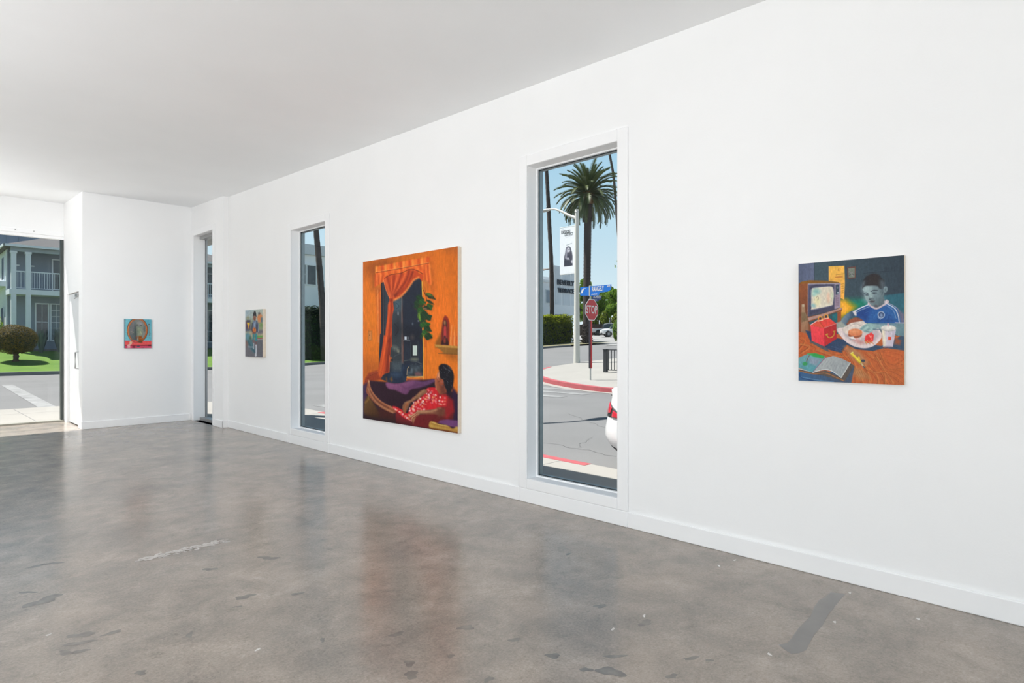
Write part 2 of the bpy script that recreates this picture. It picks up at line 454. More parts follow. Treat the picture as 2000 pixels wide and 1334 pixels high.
m = MB(); m.box(XC+.222, XC+.228, y0+.012, y1-.012, .055, z1-.055); m.build('pane', M_GLASS2, w)

# entrance glazing
w = empty('window_4', (-1, YS, 0), 'wide glazed entrance front with the grey house outside', 'window', kind='structure')
zt = 3.41
m = MB()
m.box(-4.6, XR, YS-.075, YS+.05, 3.465, 3.54); m.box(-4.6, XR, YS-.055, YS+.05, zt, 3.465)
m.build('header', M_TRIM, w, bevel=.003)
m = MB(); m.box(1.615, 1.63, YS-.082, YS-.075, 3.50, 3.52); m.box(1.88, 1.895, YS-.082, YS-.075, 3.50, 3.52); m.build('bolt', M_ALU, w)
m = MB(); m.box(XR-.048, XR-.004, YS-.05, YS+.04, 0.03, zt); m.box(-4.6, -4.55, YS-.05, YS+.04, .03, zt); m.box(-1.4, -1.35, YS-.04, YS+.04, .03, zt)
m.build('jamb', mat('dark_jamb', C(70,76,74), rough=.4, metal=.4), w)
m = MB(); m.box(-4.6, XR-.004, YS-.10, YS+.05, 0.0, .03); m.build('sill', mat('sill_metal', C(150,148,138), rough=.5, metal=.3), w)
m = MB(); m.box(-4.55, XR-.048, YS-.004, YS+.004, .03, zt); m.build('pane', M_GLASS2, w)

# unseen window fronts added behind and left of the viewer for the area lights
for (nm, lab, ax) in (('added_window_5', 'added unseen window front on the left side of the room', 'x'), ('added_window_6', 'added unseen window front behind the viewer', 'y')):
    w = empty(nm, (XL if ax == 'x' else -2.2, 2 if ax == 'x' else YB, .25), lab, 'window', kind='structure')
    m = MB(); g = MB()
    for k in range(7):
        if ax == 'x': y = -4.6+13.2*k/6; m.box(XL-.13, XL-.07, y-.03, y+.03, .25, 3.35)
        else: x = -6.2+8.0*k/6; m.box(x-.03, x+.03, YB-.13, YB-.07, .25, 3.35)
    if ax == 'x': g.box(XL-.102, XL-.098, -4.6, 8.6, .25, 3.35)
    else: g.box(-6.2, 1.8, YB-.102, YB-.098, .25, 3.35)
    m.build('mullion', M_ALU, w); g.build('pane', M_GLASS2, w)

# white door in the return wall
d = empty('door_1', (XR+.05, 13.2, 0), 'white door in the return wall beside the entrance glazing', 'door', kind='structure')
m = MB(); m.box(XR+.035, XR+.085, DOOR[0]+.012, DOOR[1]-.012, .02, DOOR[2]-.012)
M_DOOR = mat('white_door_paint', (.74,.75,.76), rough=.45, var=.02)
m.build('door_leaf', M_DOOR, d, bevel=.003)
m = MB()
m.tube([(XR+.035,12.80,1.32),(XR-.03,12.80,1.31),(XR-.03,12.80,1.03),(XR+.035,12.80,1.02)], .010, 8)
m.build('door_handle', M_ALU, d)
m = MB(); m.box(XR-.02, XR+.034, 12.72, 12.90, 2.285, 2.335); m.tube([(XR-.01,12.74,2.28),(XR-.04,12.82,2.25),(XR+.0,12.90,2.27)], .008, 6)
m.build('door_closer', M_ALU, d)
# ---------------------------------------------------------------- paintings
def homography(quad):
    """photo corners TL,TR,BR,BL -> unit square (u right, v down)"""
    A = []; B = []
    for (x, y), (u, v) in zip(quad, [(0,0),(1,0),(1,1),(0,1)]):
        A.append([x,y,1,0,0,0,-u*x,-u*y]); B.append(u)
        A.append([0,0,0,x,y,1,-v*x,-v*y]); B.append(v)
    h = np.linalg.solve(np.array(A, float), np.array(B, float))
    return np.append(h, 1).reshape(3,3)

def crom(pts, n=5, closed=True):
    P = [np.array(p, float) for p in pts]; out = []
    N = len(P)
    for i in range(N if closed else N-1):
        if closed: p0,p1,p2,p3 = P[i-1],P[i],P[(i+1)%N],P[(i+2)%N]
        else: p0,p1,p2,p3 = P[max(i-1,0)],P[i],P[i+1],P[min(i+2,N-1)]
        for k in range(n):
            t = k/n
            out.append(0.5*((2*p1)+(-p0+p2)*t+(2*p0-5*p1+4*p2-p3)*t*t+(-p0+3*p1-3*p2+p3)*t**3))
    if not closed: out.append(P[-1])
    return np.array(out)

class Pic:
    def __init__(self, w, h, quad, base=(128,128,128), seed=1):
        self.w, self.h = w, h
        self.H = homography(quad)
        self.a = np.zeros((h, w, 3)); self.a[:] = base
        self.rng = np.random.default_rng(seed)
        self.frame(0, 0, 1)
    def frame(self, ox, oy, s):
        self.o = (ox, oy); self.s = s; return self
    def px(self, pts):
        p = np.array(pts, float)/self.s + np.array(self.o)
        q = np.c_[p, np.ones(len(p))] @ self.H.T
        uv = q[:, :2]/q[:, 2:]
        return uv*np.array([self.w-1, self.h-1])
    def noise(self, sx, sy, amp=1.0):
        """soft brush noise over the canvas, sx/sy feature size in canvas pixels"""
        gw, gh = max(2, int(self.w/sx)+2), max(2, int(self.h/sy)+2)
        g = self.rng.standard_normal((gh, gw))
        xs = np.linspace(0, gw-1.001, self.w); ys = np.linspace(0, gh-1.001, self.h)
        xi = xs.astype(int); yi = ys.astype(int); xf = xs-xi; yf = (ys-yi)[:, None]
        xf = xf*xf*(3-2*xf); yf = yf*yf*(3-2*yf)
        r0 = g[yi][:, xi]*(1-xf)+g[yi][:, xi+1]*xf; r1 = g[yi+1][:, xi]*(1-xf)+g[yi+1][:, xi+1]*xf
        return amp*(r0*(1-yf)+r1*yf)
    def _blend(self, x0, x1, y0, y1, al, col):
        sub = self.a[y0:y1, x0:x1]
        sub += (np.asarray(col, float)-sub)*al[..., None]
    def poly(self, pts, col, soft=1.0, alpha=1.0, smooth=False, grad=None, raw=False, mott=0.0):
        """grad=((x,y),(x,y),col2): blends col -> col2 along the two points"""
        q = np.array(pts, float) if raw else self.px(pts)
        if smooth: q = crom(q)
        pad = soft+1
        x0 = max(0, int(q[:,0].min()-pad)); x1 = min(self.w, int(q[:,0].max()+pad)+2)
        y0 = max(0, int(q[:,1].min()-pad)); y1 = min(self.h, int(q[:,1].max()+pad)+2)
        if x1 <= x0 or y1 <= y0: return self
        X, Y = np.meshgrid(np.arange(x0, x1), np.arange(y0, y1))
        ins = np.zeros(X.shape, bool); d2 = np.full(X.shape, 1e9)
        n = len(q)
        for i in range(n):
            ax, ay = q[i]; bx, by = q[(i+1) % n]
            if ay != by:
                c = ((ay > Y) != (by > Y)) & (X < (bx-ax)*(Y-ay)/(by-ay)+ax); ins ^= c
            ex, ey = bx-ax, by-ay; L = ex*ex+ey*ey
            t = np.clip(((X-ax)*ex+(Y-ay)*ey)/L, 0, 1) if L > 1e-9 else 0
            d2 = np.minimum(d2, (X-ax-t*ex)**2+(Y-ay-t*ey)**2)
        sd = np.where(ins, 1, -1)*np.sqrt(d2)
        al = np.clip(0.5+sd/max(soft, .5), 0, 1)*alpha
        cc = np.asarray(col, float)
        if grad:
            (g0, g1) = self.px([grad[0], grad[1]])
            e = g1-g0; t = np.clip(((X-g0[0])*e[0]+(Y-g0[1])*e[1])/(e@e), 0, 1)[..., None]
            cc = cc*(1-t)+np.asarray(grad[2], float)*t
        if mott:
            cc = cc*(1+self.noise(7, 7, mott)[y0:y1, x0:x1][..., None])
        self._blend(x0, x1, y0, y1, al, cc)
        return self
    def line(self, pts, width, col, alpha=1.0, soft=1.0, smooth=True, taper=False):
        """width in frame units"""
        q = self.px(pts)
        k = np.linalg.norm(self.px([pts[0], (pts[0][0]+10, pts[0][1])])[1]-q[0])/10
        wd = max(width*k*0.5, .35)
        if smooth and len(q) > 2: q = crom(q, 6, False)
        pad = wd+soft+1
        x0 = max(0, int(q[:,0].min()-pad)); x1 = min(self.w, int(q[:,0].max()+pad)+2)
        y0 = max(0, int(q[:,1].min()-pad)); y1 = min(self.h, int(q[:,1].max()+pad)+2)
        if x1 <= x0 or y1 <= y0: return self
        X, Y = np.meshgrid(np.arange(x0, x1), np.arange(y0, y1)); al = np.zeros(X.shape)
        n = len(q)-1
        for i in range(n):
            ax, ay = q[i]; ex, ey = q[i+1]-q[i]; L = ex*ex+ey*ey
            if L < 1e-9: continue
            t = np.clip(((X-ax)*ex+(Y-ay)*ey)/L, 0, 1)
            d = np.sqrt((X-ax-t*ex)**2+(Y-ay-t*ey)**2)
            ww = wd*(1-(i+t)/n*.85) if taper else wd
            al = np.maximum(al, np.clip(0.5+(ww-d)/max(soft, .5), 0, 1))
        self._blend(x0, x1, y0, y1, al*alpha, col)
        return self
    def ell(self, c, r, col, soft=1.0, alpha=1.0, rot=0.0, n=28, **k):
        ca, sa = cos(rot), sin(rot)
        pts = [(c[0]+r[0]*cos(2*pi*i/n)*ca-r[1]*sin(2*pi*i/n)*sa, c[1]+r[0]*cos(2*pi*i/n)*sa+r[1]*sin(2*pi*i/n)*ca) for i in range(n)]
        return self.poly(pts, col, soft, alpha, **k)
    def rect(self, x0, y0, x1, y1, col, **k):
        return self.poly([(x0,y0),(x1,y0),(x1,y1),(x0,y1)], col, **k)
    def finish(self, brush=0.03, stroke=(3, 9)):
        self.a *= (1+self.noise(*stroke, brush))[..., None]
        self.a += (self.noise(2, 2, 2.0))[..., None]
        self.a = np.clip(self.a, 0, 255)
        return self
    def mesh(self, name, origin, du, dv, mats):
        """grid mesh; origin = top-left corner (local), du/dv full-width / full-height vectors"""
        w, h = self.w, self.h
        U, V = np.meshgrid(np.linspace(0, 1, w), np.linspace(0, 1, h))
        co = np.array(origin)+U[..., None]*np.array(du)+V[..., None]*np.array(dv)
        me = bpy.data.meshes.new(name)
        nf = (w-1)*(h-1)
        me.vertices.add(w*h); me.vertices.foreach_set('co', co.reshape(-1).astype(np.float32))
        i = (np.arange(h-1)[:, None]*w+np.arange(w-1)[None, :]).reshape(-1)
        idx = np.stack([i, i+w, i+w+1, i+1], 1).reshape(-1)
        me.loops.add(nf*4); me.loops.foreach_set('vertex_index', idx.astype(np.int32))
        me.polygons.add(nf); me.polygons.foreach_set('loop_start', np.arange(0, nf*4, 4).astype(np.int32))
        me.update(calc_edges=True); me.validate()
        s = self.a/255.0
        l = np.where(s <= .04045, s/12.92, ((s+.055)/1.055)**2.4)
        at = me.attributes.new('pigment', 'FLOAT_COLOR', 'POINT')
        at.data.foreach_set('color', np.concatenate([l, np.ones((h, w, 1))], 2).reshape(-1).astype(np.float32))
        me.materials.append(mats)
        o = bpy.data.objects.new(name, me); COL.objects.link(o)
        return o

M_PIC = paint_mat('oil_paint')
M_RAW = mat('raw_canvas_edge', C(222,208,190), rough=.8, var=.05, scale=40)

def hang(name, pic, label, plane, a0, a1, z0, z1, depth, side_mat):
    """plane 'R' = long right wall (a = world Y, picture left = larger Y), 'E' = end wall (a = world X)"""
    if plane == 'R':
        root = empty(name, (DX, (a0+a1)/2, z0), label, 'painting')
        cv = pic.mesh('picture_surface', (-depth-.0004, (a1-a0)/2, z1-z0), (0, -(a1-a0), 0), (0, 0, -(z1-z0)), M_PIC)
        m = MB().box(DX-depth, DX-.001, a0, a1, z0, z1)
    else:
        root = empty(name, ((a0+a1)/2, YE, z0), label, 'painting')
        cv = pic.mesh('picture_surface', (-(a1-a0)/2, -depth-.0004, z1-z0), (a1-a0, 0, 0), (0, 0, -(z1-z0)), M_PIC)
        m = MB().box(a0, a1, YE-depth, YE-.001, z0, z1)
    cv.parent = root
    m.build('stretcher', side_mat, root)
    return root

def pic_boy():
    P = Pic(330, 400, [(1560,516.5),(1766.7,496.7),(1765.7,752.4),(1558.9,743.7)], (58,74,86), 4)
    M = (1540,480,4.6); B = (1660,490,10.264); Cc = (1555,600,8.609); D = (1660,600,8.609); A = (1555,490,10.264)
    P.frame(*M)
    P.poly([(80,150),(1060,60),(1060,520),(80,560)], (66,84,94), grad=((300,300),(1040,250),(50,62,73)))
    P.poly([(85,160),(232,150),(234,340),(85,345)], (84,92,116), grad=((90,200),(230,200),(98,106,132)))
    P.line([(232,150),(234,330)], 5, (52,64,78))
    # faint marks on the wall
    P.line([(680,245),(905,222)], 6, (38,47,57), .7); 
    for x in (868,885,905,930,955): P.line([(x,188),(x,220)], 7, (42,52,62), .6)
    P.line([(868,205),(905,202)], 5, (42,52,62), .5)
    # teal band + green + yellow glow
    P.poly([(480,500),(690,478),(880,440),(1050,418),(1050,700),(480,700)], (44,100,108), soft=5, grad=((560,500),(900,520),(48,98,112)))
    P.poly([(470,490),(660,484),(720,520),(600,600),(470,640)], (24,128,98), soft=30, alpha=.95)
    P.poly([(455,480),(520,488),(600,545),(570,590),(480,650),(440,650)], (222,160,18), soft=22)
    P.poly([(460,500),(500,500),(548,560),(500,610),(460,600)], (250,178,62), soft=18)
    # note
    P.poly([(362,185),(503,178),(507,330),(500,485),(468,470),(466,335),(362,325)], (238,182,82), soft=1.5, grad=((400,200),(490,460),(246,176,78)))
    P.line([(452,205),(446,225)], 6, (180,125,60)); P.line([(446,215),(458,225)], 4, (180,125,60))
    P.line([(425,262),(495,250)], 5, (170,120,60), .8); P.line([(425,283),(480,278)], 13, (196,120,58), .8)
    P.line([(405,305),(495,298)], 4, (205,140,60), .7); P.line([(405,315),(480,312)], 4, (205,140,60), .6)
    for y in (345,365,385,405,425): P.line([(478,y),(492,y-4)], 9, (188,128,52), .7)
    # small frame
    P.poly([(528,192),(606,183),(604,290),(530,298)], (104,70,64), soft=1.2)
    P.poly([(538,202),(596,196),(595,280),(540,286)], (116,124,112), soft=1.2)
    for k in range(14): P.ell((546+random.random()*42, 225+random.random()*52), (6,5), (150,140,150) if k % 2 else (88,92,90), alpha=.7)
    # television
    P.poly([(92,350),(112,328),(190,312),(330,314),(450,326),(470,345),(180,352)], (140,92,34), soft=2, grad=((120,320),(400,330),(122,88,44)))
    P.poly([(92,345),(178,340),(176,640),(92,700)], (142,82,48), soft=2, grad=((100,380),(170,600),(118,66,44)))
    P.poly([(176,344),(466,336),(464,556),(410,576),(174,636)], (98,94,118), soft=1.5, grad=((180,350),(300,620),(74,72,94)))
    P.line([(178,346),(466,339)], 6, (170,166,178)); P.line([(177,346),(175,632)], 5, (168,162,172), .8)
    P.poly([(188,368),(240,350),(400,350),(410,400),(404,530),(250,600),(192,618)], (66,66,88), soft=6)
    P.poly([(196,400),(238,372),(380,362),(408,385),(410,440),(402,520),(388,542),(206,582)], (118,118,140), soft=5)
    P.poly([(210,400),(238,382),(370,366),(398,380),(406,436),(398,512),(384,536),(214,572),(206,556)], (216,206,186), soft=2, smooth=True)
    P.ell((250,412),(34,26),(140,186,180), soft=14); P.ell((232,440),(20,16),(160,200,190), soft=10); P.ell((226,538),(20,16),(140,182,186), soft=8)
    P.ell((258,495),(26,44),(226,218,170), soft=12, alpha=.8); P.ell((358,468),(12,44),(222,176,148), soft=10, alpha=.8); P.ell((392,450),(10,30),(190,205,170), soft=8, alpha=.7)
    P.line([(250,470),(262,455),(270,475),(262,490)], 5, (140,126,116), .8)
    P.poly([(414,342),(468,337),(466,552),(412,570)], (156,140,156), soft=1.5)
    P.poly([(422,350),(456,346),(454,436),(424,442)], (62,74,92), soft=2); P.ell((444,422),(7,7),(190,200,208))
    P.ell((440,375),(8,10),(96,108,120)); P.line([(424,456),(454,450)], 5, (110,96,112)); 
    for y in range(470,550,9): P.line([(424,y),(452,y-5)], 4, (112,84,104), .8)
    # stand, teal void, bottle
    P.poly([(92,640),(176,640),(300,612),(482,556),(482,580),(300,650),(200,690),(196,800),(92,790)], (132,72,46), soft=2)
    P.poly([(176,648),(300,614),(482,554),(480,570),(310,634),(180,676)], (178,140,130), soft=3)
    P.poly([(180,690),(420,598),(440,600),(440,690),(200,720)], (52,84,92), soft=3)
    P.poly([(392,622),(440,606),(440,668),(396,676)], (38,104,112), soft=2)
    P.poly([(438,600),(472,586),(470,690),(438,690)], (150,78,50), soft=2)
    P.poly([(118,528),(145,522),(152,600),(176,660),(184,800),(168,816),(122,808),(112,790),(116,640)], (158,126,98), soft=2.5, grad=((120,640),(180,760),(150,104,76)))
    P.poly([(116,600),(150,600),(176,670),(118,690)], (112,92,66), soft=4, alpha=.8); P.ell((133,540),(11,12),(186,168,140), soft=3)
    # table
    P.poly([(80,770),(200,800),(1060,780),(1060,1270),(80,1270)], (188,92,48), soft=2, grad=((200,900),(900,1200),(186,98,54)))
    tb = [(150,760),(430,830),(830,900),(1045,790),(1045,942),(860,915),(760,945),(600,930),(520,890),(480,965),(380,940),(200,870)]
    P.poly(tb, (46,64,94), soft=3, grad=((300,850),(1000,900),(62,82,104)))
    P.poly([(205,850),(340,915),(380,970),(300,930),(190,870)], (84,86,92), soft=4)
    for k in range(9): P.line([(330+k*18,905+(k%3)*14),(430+k*12,950-(k%4)*6)], 5, (72,96,130) if k%2 else (34,46,80), .6)
    for k in range(10): P.line([(600+k*42,925-(k%3)*10),(640+k*42,915+(k%2)*14)], 5, (70,96,120) if k%2 else (40,54,82), .6)
    # wood grain
    gr = [[(100,820),(140,860),(90,930)],[(95,880),(180,905),(110,960)],[(200,880),(330,950),(430,960)],[(240,930),(400,985),(520,985)],
          [(520,900),(480,960),(560,1060),(620,1180)],[(560,920),(640,990),(690,1100),(730,1210)],[(520,940),(590,1080),(600,1230)],
          [(700,960),(800,1030),(830,1000),(760,950)],[(860,940),(1000,960),(1040,1010),(960,1060),(850,1010)],[(880,970),(960,990),(1000,1010),(950,1030)],
          [(820,960),(880,1080),(1000,1150),(1040,1180)],[(780,990),(850,1110),(930,1230)],[(720,1040),(800,1120),(1040,1100)],[(690,1090),(780,1160),(800,1240)],
          [(880,1130),(960,1180),(1040,1250)],[(640,1110),(700,1170),(720,1240)],[(600,1120),(640,1180),(660,1240)],[(990,1040),(1040,1060)],[(830,1150),(890,1250)],[(760,1130),(850,1150),(860,1240)]]
    for i, g in enumerate(gr):
        P.line(g, 9, (140,78,42), .75, soft=2); P.line([(x+11,y+5) for x, y in g], 11, (206,128,72) if i % 2 else (212,112,56), .7, soft=4)
        P.line([(x-12,y+12) for x, y in g], 4, (128,62,36), .55, soft=1.5)
    P.poly([(500,905),(560,915),(640,960),(720,1060),(660,1080),(560,1010)], (168,132,98), soft=16, alpha=.7)
    P.poly([(560,1080),(650,1110),(720,1190),(640,1200),(580,1160)], (182,138,92), soft=18, alpha=.7)
    for k in range(7): P.line([(560+k*22,1090+k*8),(590+k*22,1170+k*6)], 4, (120,76,46), .6, taper=True)
    P.poly([(880,930),(1040,950),(1040,1040),(930,1060),(850,1000)], (196,94,50), soft=14, alpha=.6)
    # box
    P.poly([(196,716),(318,742),(322,906),(208,856)], (234,72,78), soft=1.3, grad=((200,720),(320,880),(226,60,72)))
    P.poly([(318,742),(428,700),(431,836),(322,906)], (188,44,48), soft=1.3, grad=((320,800),(430,760),(172,40,44)))
    P.poly([(196,716),(268,668),(318,742)], (222,84,62), soft=1.3); P.poly([(268,664),(352,640),(428,700),(318,742)], (224,70,62), soft=1.3)
    P.line([(196,714),(266,668)], 6, (236,190,190)); P.line([(320,740),(428,698)], 8, (206,120,112), .8); P.line([(268,668),(318,740)], 6, (190,70,40), .8)
    for (cx, cy) in ((283,652),(335,634)):
        P.line([(cx-20,cy+26),(cx-12,cy-8),(cx,cy-16),(cx+14,cy-10),(cx+22,cy+14)], 10, (214,146,66)); P.ell((cx+2,cy+6),(7,11),(60,50,40), alpha=.8)
        P.line([(cx-20,cy+26),(cx+22,cy+16)], 8, (238,214,180), .9)
    P.line([(342,806),(362,826),(390,820),(408,796),(409,768)], 8, (186,144,56)); P.line([(334,800),(352,794)], 8, (186,144,56)); P.line([(400,770),(416,766)], 7, (186,144,56))
    P.line([(347,806),(346,790)], 7, (186,144,56))
    # arm left, burger, plate
    P.poly([(600,585),(560,588),(505,626),(468,676),(454,720),(478,742),(520,704),(548,656),(610,622)], (128,146,154), soft=3, smooth=True, grad=((480,640),(560,660),(64,86,112)))
    P.poly([(430,690),(470,680),(520,720),(500,780),(450,800),(430,760)], (150,156,148), soft=4)
    P.poly([(520,700),(548,660),(600,640),(670,648),(700,680),(640,720),(540,740)], (146,82,62), soft=5)
    P.poly([(434,752),(520,730),(640,700),(780,720),(828,770),(832,830),(770,895),(690,920),(590,905),(500,850)], (224,206,204), soft=2, smooth=True)
    P.poly([(492,770),(600,730),(760,740),(806,780),(800,830),(720,878),(620,876),(530,830)], (186,172,176), soft=8, smooth=True)
    P.poly([(470,750),(560,692),(690,668),(708,710),(640,742),(560,750),(520,800)], (216,202,192), soft=3, mott=.03)
    P.poly([(600,740),(700,742),(722,800),(640,850),(560,838),(530,800)], (206,190,186), soft=4); P.line([(560,712),(610,700),(650,720)], 5, (180,166,160)); P.line([(640,690),(690,712)], 5, (236,222,212))
    P.poly([(560,820),(610,810),(640,850),(700,870),(640,890),(570,850)], (214,150,140), soft=8, alpha=.7)
    P.ell((596,800),(62,30),(150,84,60), soft=3); P.ell((598,778),(64,33),(216,128,86), soft=3); P.ell((590,768),(44,16),(232,156,110), soft=10, alpha=.8)
    P.poly([(540,820),(580,815),(600,840),(560,842)], (230,222,220), soft=3); P.line([(550,836),(600,846)], 6, (110,110,120), .7)
    P.poly([(682,858),(690,806),(742,778),(766,800),(758,860),(720,872)], (222,58,58), soft=2); P.line([(720,800),(745,840)], 10, (236,110,100), .7); P.line([(728,806),(738,824),(748,806)], 5, (240,170,150), .8)
    for k in range(9): P.line([(682+k*8,850+k%3*6),(698+k*8,884-k%4*5)], 5, (222,166,92) if k%2 else (196,120,66))
    # right arm and hand
    P.poly([(740,700),(830,692),(1040,690),(1050,812),(980,806),(900,770),(800,742),(745,762)], (138,164,166), soft=3, grad=((800,700),(1030,800),(98,128,138)))
    P.poly([(640,742),(700,698),(760,700),(772,740),(740,772),(700,782),(660,760)], (146,176,174), soft=3, smooth=True)
    for k in range(4): P.line([(700+k*12,712+k*16),(650+k*18,748+k*11)], 12, (168,196,190) if k%2 else (120,150,152), .8); 
    P.line([(700,770),(740,774)], 6, (90,116,126))
    P.line([(760,748),(880,762),(980,806)], 10, (78,104,120), .7)
    # cup
    P.poly([(960,820),(1010,850),(1000,890),(950,880)], (150,84,60), soft=8)
    P.poly([(834,742),(966,748),(936,908),(850,906)], (214,202,204), soft=1.5, grad=((840,800),(950,810),(196,186,202)))
    P.poly([(838,750),(862,752),(868,900),(852,900)], (226,216,186), soft=8); P.ell((898,738),(70,24),(206,200,192), soft=2); P.ell((896,730),(58,17),(222,218,210), soft=3)
    P.line([(832,750),(898,766),(966,752)], 5, (160,158,156)); P.line([(896,715),(888,628)], 17, (224,196,200)); P.line([(894,715),(886,640)], 5, (196,110,120)); P.line([(884,630),(904,620)], 12, (232,190,196))
    P.rect(894,816,922,846,(224,78,52))
    P.ell((892,908),(44,10),(120,110,128), alpha=.5)
    # book
    P.poly([(80,1120),(330,1150),(560,1060),(590,1080),(560,1240),(80,1240)], (58,96,136), soft=3, grad=((100,1180),(540,1200),(72,84,104)))
    P.line([(100,1150),(120,1190),(300,1230)], 6, (34,60,110)); P.line([(110,1180),(240,1205),(400,1225)], 8, (96,140,176), .7)
    P.poly([(84,1100),(215,1140),(330,1120),(470,1186),(556,1056),(584,1078),(500,1222),(330,1172),(84,1130)], (92,82,76), soft=2)
    P.line([(86,1124),(220,1152),(330,1146),(440,1190),(490,1214)], 8, (156,104,62)); P.line([(90,1106),(215,1136)], 7, (190,196,196))
    P.poly([(86,1010),(180,968),(330,996),(270,1070),(214,1140),(86,1096)], (112,156,162), soft=2, grad=((180,980),(180,1130),(84,150,160)))
    P.poly([(160,970),(240,966),(322,992),(310,1016),(230,1000)], (56,158,82), soft=3); P.ell((146,1062),(22,17),(60,150,90), soft=3); P.line([(186,985),(160,1040)], 8, (120,96,90)); P.poly([(180,1010),(290,1020),(250,1080),(190,1060)], (136,150,166), soft=8)
    P.poly([(214,1138),(300,1040),(330,1008),(400,990),(480,1016),(552,1052),(470,1188),(390,1130),(320,1116)], (166,170,170), soft=1.5, grad=((300,1050),(520,1120),(150,156,158)))
    P.line([(330,1004),(214,1138)], 5, (128,90,130)); P.line([(216,1140),(310,1114),(380,1124),(470,1186)], 6, (206,214,212))
    for k in range(8): P.line([(345+k*20,1022+k*7),(300+k*22,1076+k*11)], 3, (134,138,142), .6)
    P.line([(470,1186),(552,1052)], 8, (206,206,200), .9)
    # marker
    P.line([(566,972),(640,1046)], 27, (196,164,46)); P.line([(564,966),(636,1036)], 17, (232,208,72)); P.line([(560,966),(574,958)], 12, (236,222,120)); P.line([(634,1026),(628,1000)], 16, (224,190,60))
    P.line([(650,1056),(676,1092)], 12, (190,176,130)); P.line([(668,1082),(682,1098)], 9, (70,74,80)); P.ell((668,1034),(18,12),(62,66,78), soft=2)
    # the boy
    P.poly([(575,592),(640,552),(732,516),(752,545),(802,560),(886,510),(985,562),(1034,640),(1042,690),(760,694),(690,690),(660,660),(606,628)], (42,88,152), soft=2, grad=((620,600),(980,640),(46,96,156)))
    P.poly([(600,600),(700,545),(740,560),(700,680),(610,630)], (34,64,128), soft=14, alpha=.8); P.poly([(820,640),(900,600),(960,690),(800,690)], (36,74,134), soft=16, alpha=.7)
    for k in range(12): P.line([(690+k*24,600+(k*37)%60),(720+k*22,585+(k*53)%70)], 5, (70,124,180), .45)
    P.line([(588,590),(650,556),(735,520)], 10, (206,212,220)); P.line([(604,602),(660,572),(738,540)], 5, (150,166,190), .9); P.poly([(574,590),(606,584),(612,626),(596,628)], (214,206,204), soft=3)
    P.line([(888,520),(955,560),(985,620),(996,690)], 9, (196,204,214)); P.line([(900,512),(975,556),(1012,620),(1030,660)], 7, (150,156,176)); P.line([(878,534),(940,576),(968,650)], 5, (128,156,192), .9)
    P.poly([(980,560),(1042,610),(1042,690),(1010,690)], (104,102,124), soft=8); P.line([(960,688),(1040,690)], 9, (186,180,196), .8)
    P.ell((833,618),(32,33),(176,190,206), soft=2); P.ell((833,618),(25,26),(52,70,108), soft=2); P.ell((834,622),(13,16),(126,146,176), soft=5); P.line([(802,640),(826,660)], 5, (170,184,200), .8)
    P.frame(*B)
    P.poly([(420,1080),(640,880),(720,1000),(740,1040),(640,1080),(530,1130)], (96,108,114), soft=3)
    P.poly([(262,690),(252,760),(285,830),(300,925),(340,1010),(395,1055),(440,1108),(530,1105),(610,1040),(680,900),(692,780),(692,640),(600,590),(500,650),(350,670)], (132,152,156), soft=2.5, smooth=True, grad=((290,850),(680,900),(92,108,114)))
    P.ell((330,760),(60,60),(172,192,192), soft=26); P.ell((335,930),(40,70),(160,182,182), soft=26, alpha=.9); P.ell((420,880),(26,56),(172,192,190), soft=16, rot=-.2); P.ell((560,900),(60,90),(130,150,154), soft=40, alpha=.8); P.ell((600,1000),(60,60),(86,100,106), soft=30, alpha=.8)
    P.poly([(245,720),(252,640),(290,550),(370,485),(470,452),(570,470),(640,540),(690,580),(690,700),(650,760),(590,740),(560,700),(480,688),(380,692),(300,705),(258,745)], (46,46,50), soft=4, smooth=True)
    P.poly([(590,570),(660,580),(694,640),(690,780),(650,850),(620,760)], (86,98,106), soft=14, alpha=.9); P.poly([(244,720),(256,640),(296,600),(285,690)], (98,112,122), soft=8, alpha=.9)
    P.poly([(350,500),(480,458),(580,480),(600,560),(560,670),(380,670)], (50,44,44), soft=14, alpha=.9)
    P.ell((716,765),(38,62),(136,156,160), soft=3, rot=.15); P.ell((716,770),(18,38),(84,100,106), soft=6, rot=.15); P.line([(655,820),(640,880)], 20, (70,86,94), .7)
    P.line([(282,845),(330,838),(362,852)], 16, (56,66,76)); P.line([(420,810),(480,784),(552,790)], 18, (54,62,72)); P.ell((338,878),(38,14),(76,88,98), soft=5); P.ell((492,840),(50,19),(78,90,98), soft=5); P.ell((342,880),(12,10),(40,46,56)); P.ell((484,842),(14,11),(40,46,56))
    P.line([(362,860),(385,930),(392,965)], 10, (84,100,108), .8); P.ell((430,958),(40,18),(88,98,104), soft=6); P.ell((398,968),(13,8),(52,58,66), soft=2)
    P.poly([(395,1010),(430,985),(500,998),(470,1030),(420,1035)], (92,86,90), soft=5); P.line([(398,1014),(450,1008),(498,1000)], 7, (58,56,64)); P.ell((520,1096),(40,14),(78,62,66), soft=6, alpha=.8)
    P.line([(370,1045),(430,1110),(530,1150),(640,1100),(760,1020),(740,985)], 34, (196,180,184)); P.line([(390,1070),(530,1130),(640,1080)], 9, (150,134,142), .8); P.poly([(690,1000),(735,980),(770,1040),(700,1080)], (200,186,190), soft=5)
    return P.finish(.035, (4, 7))

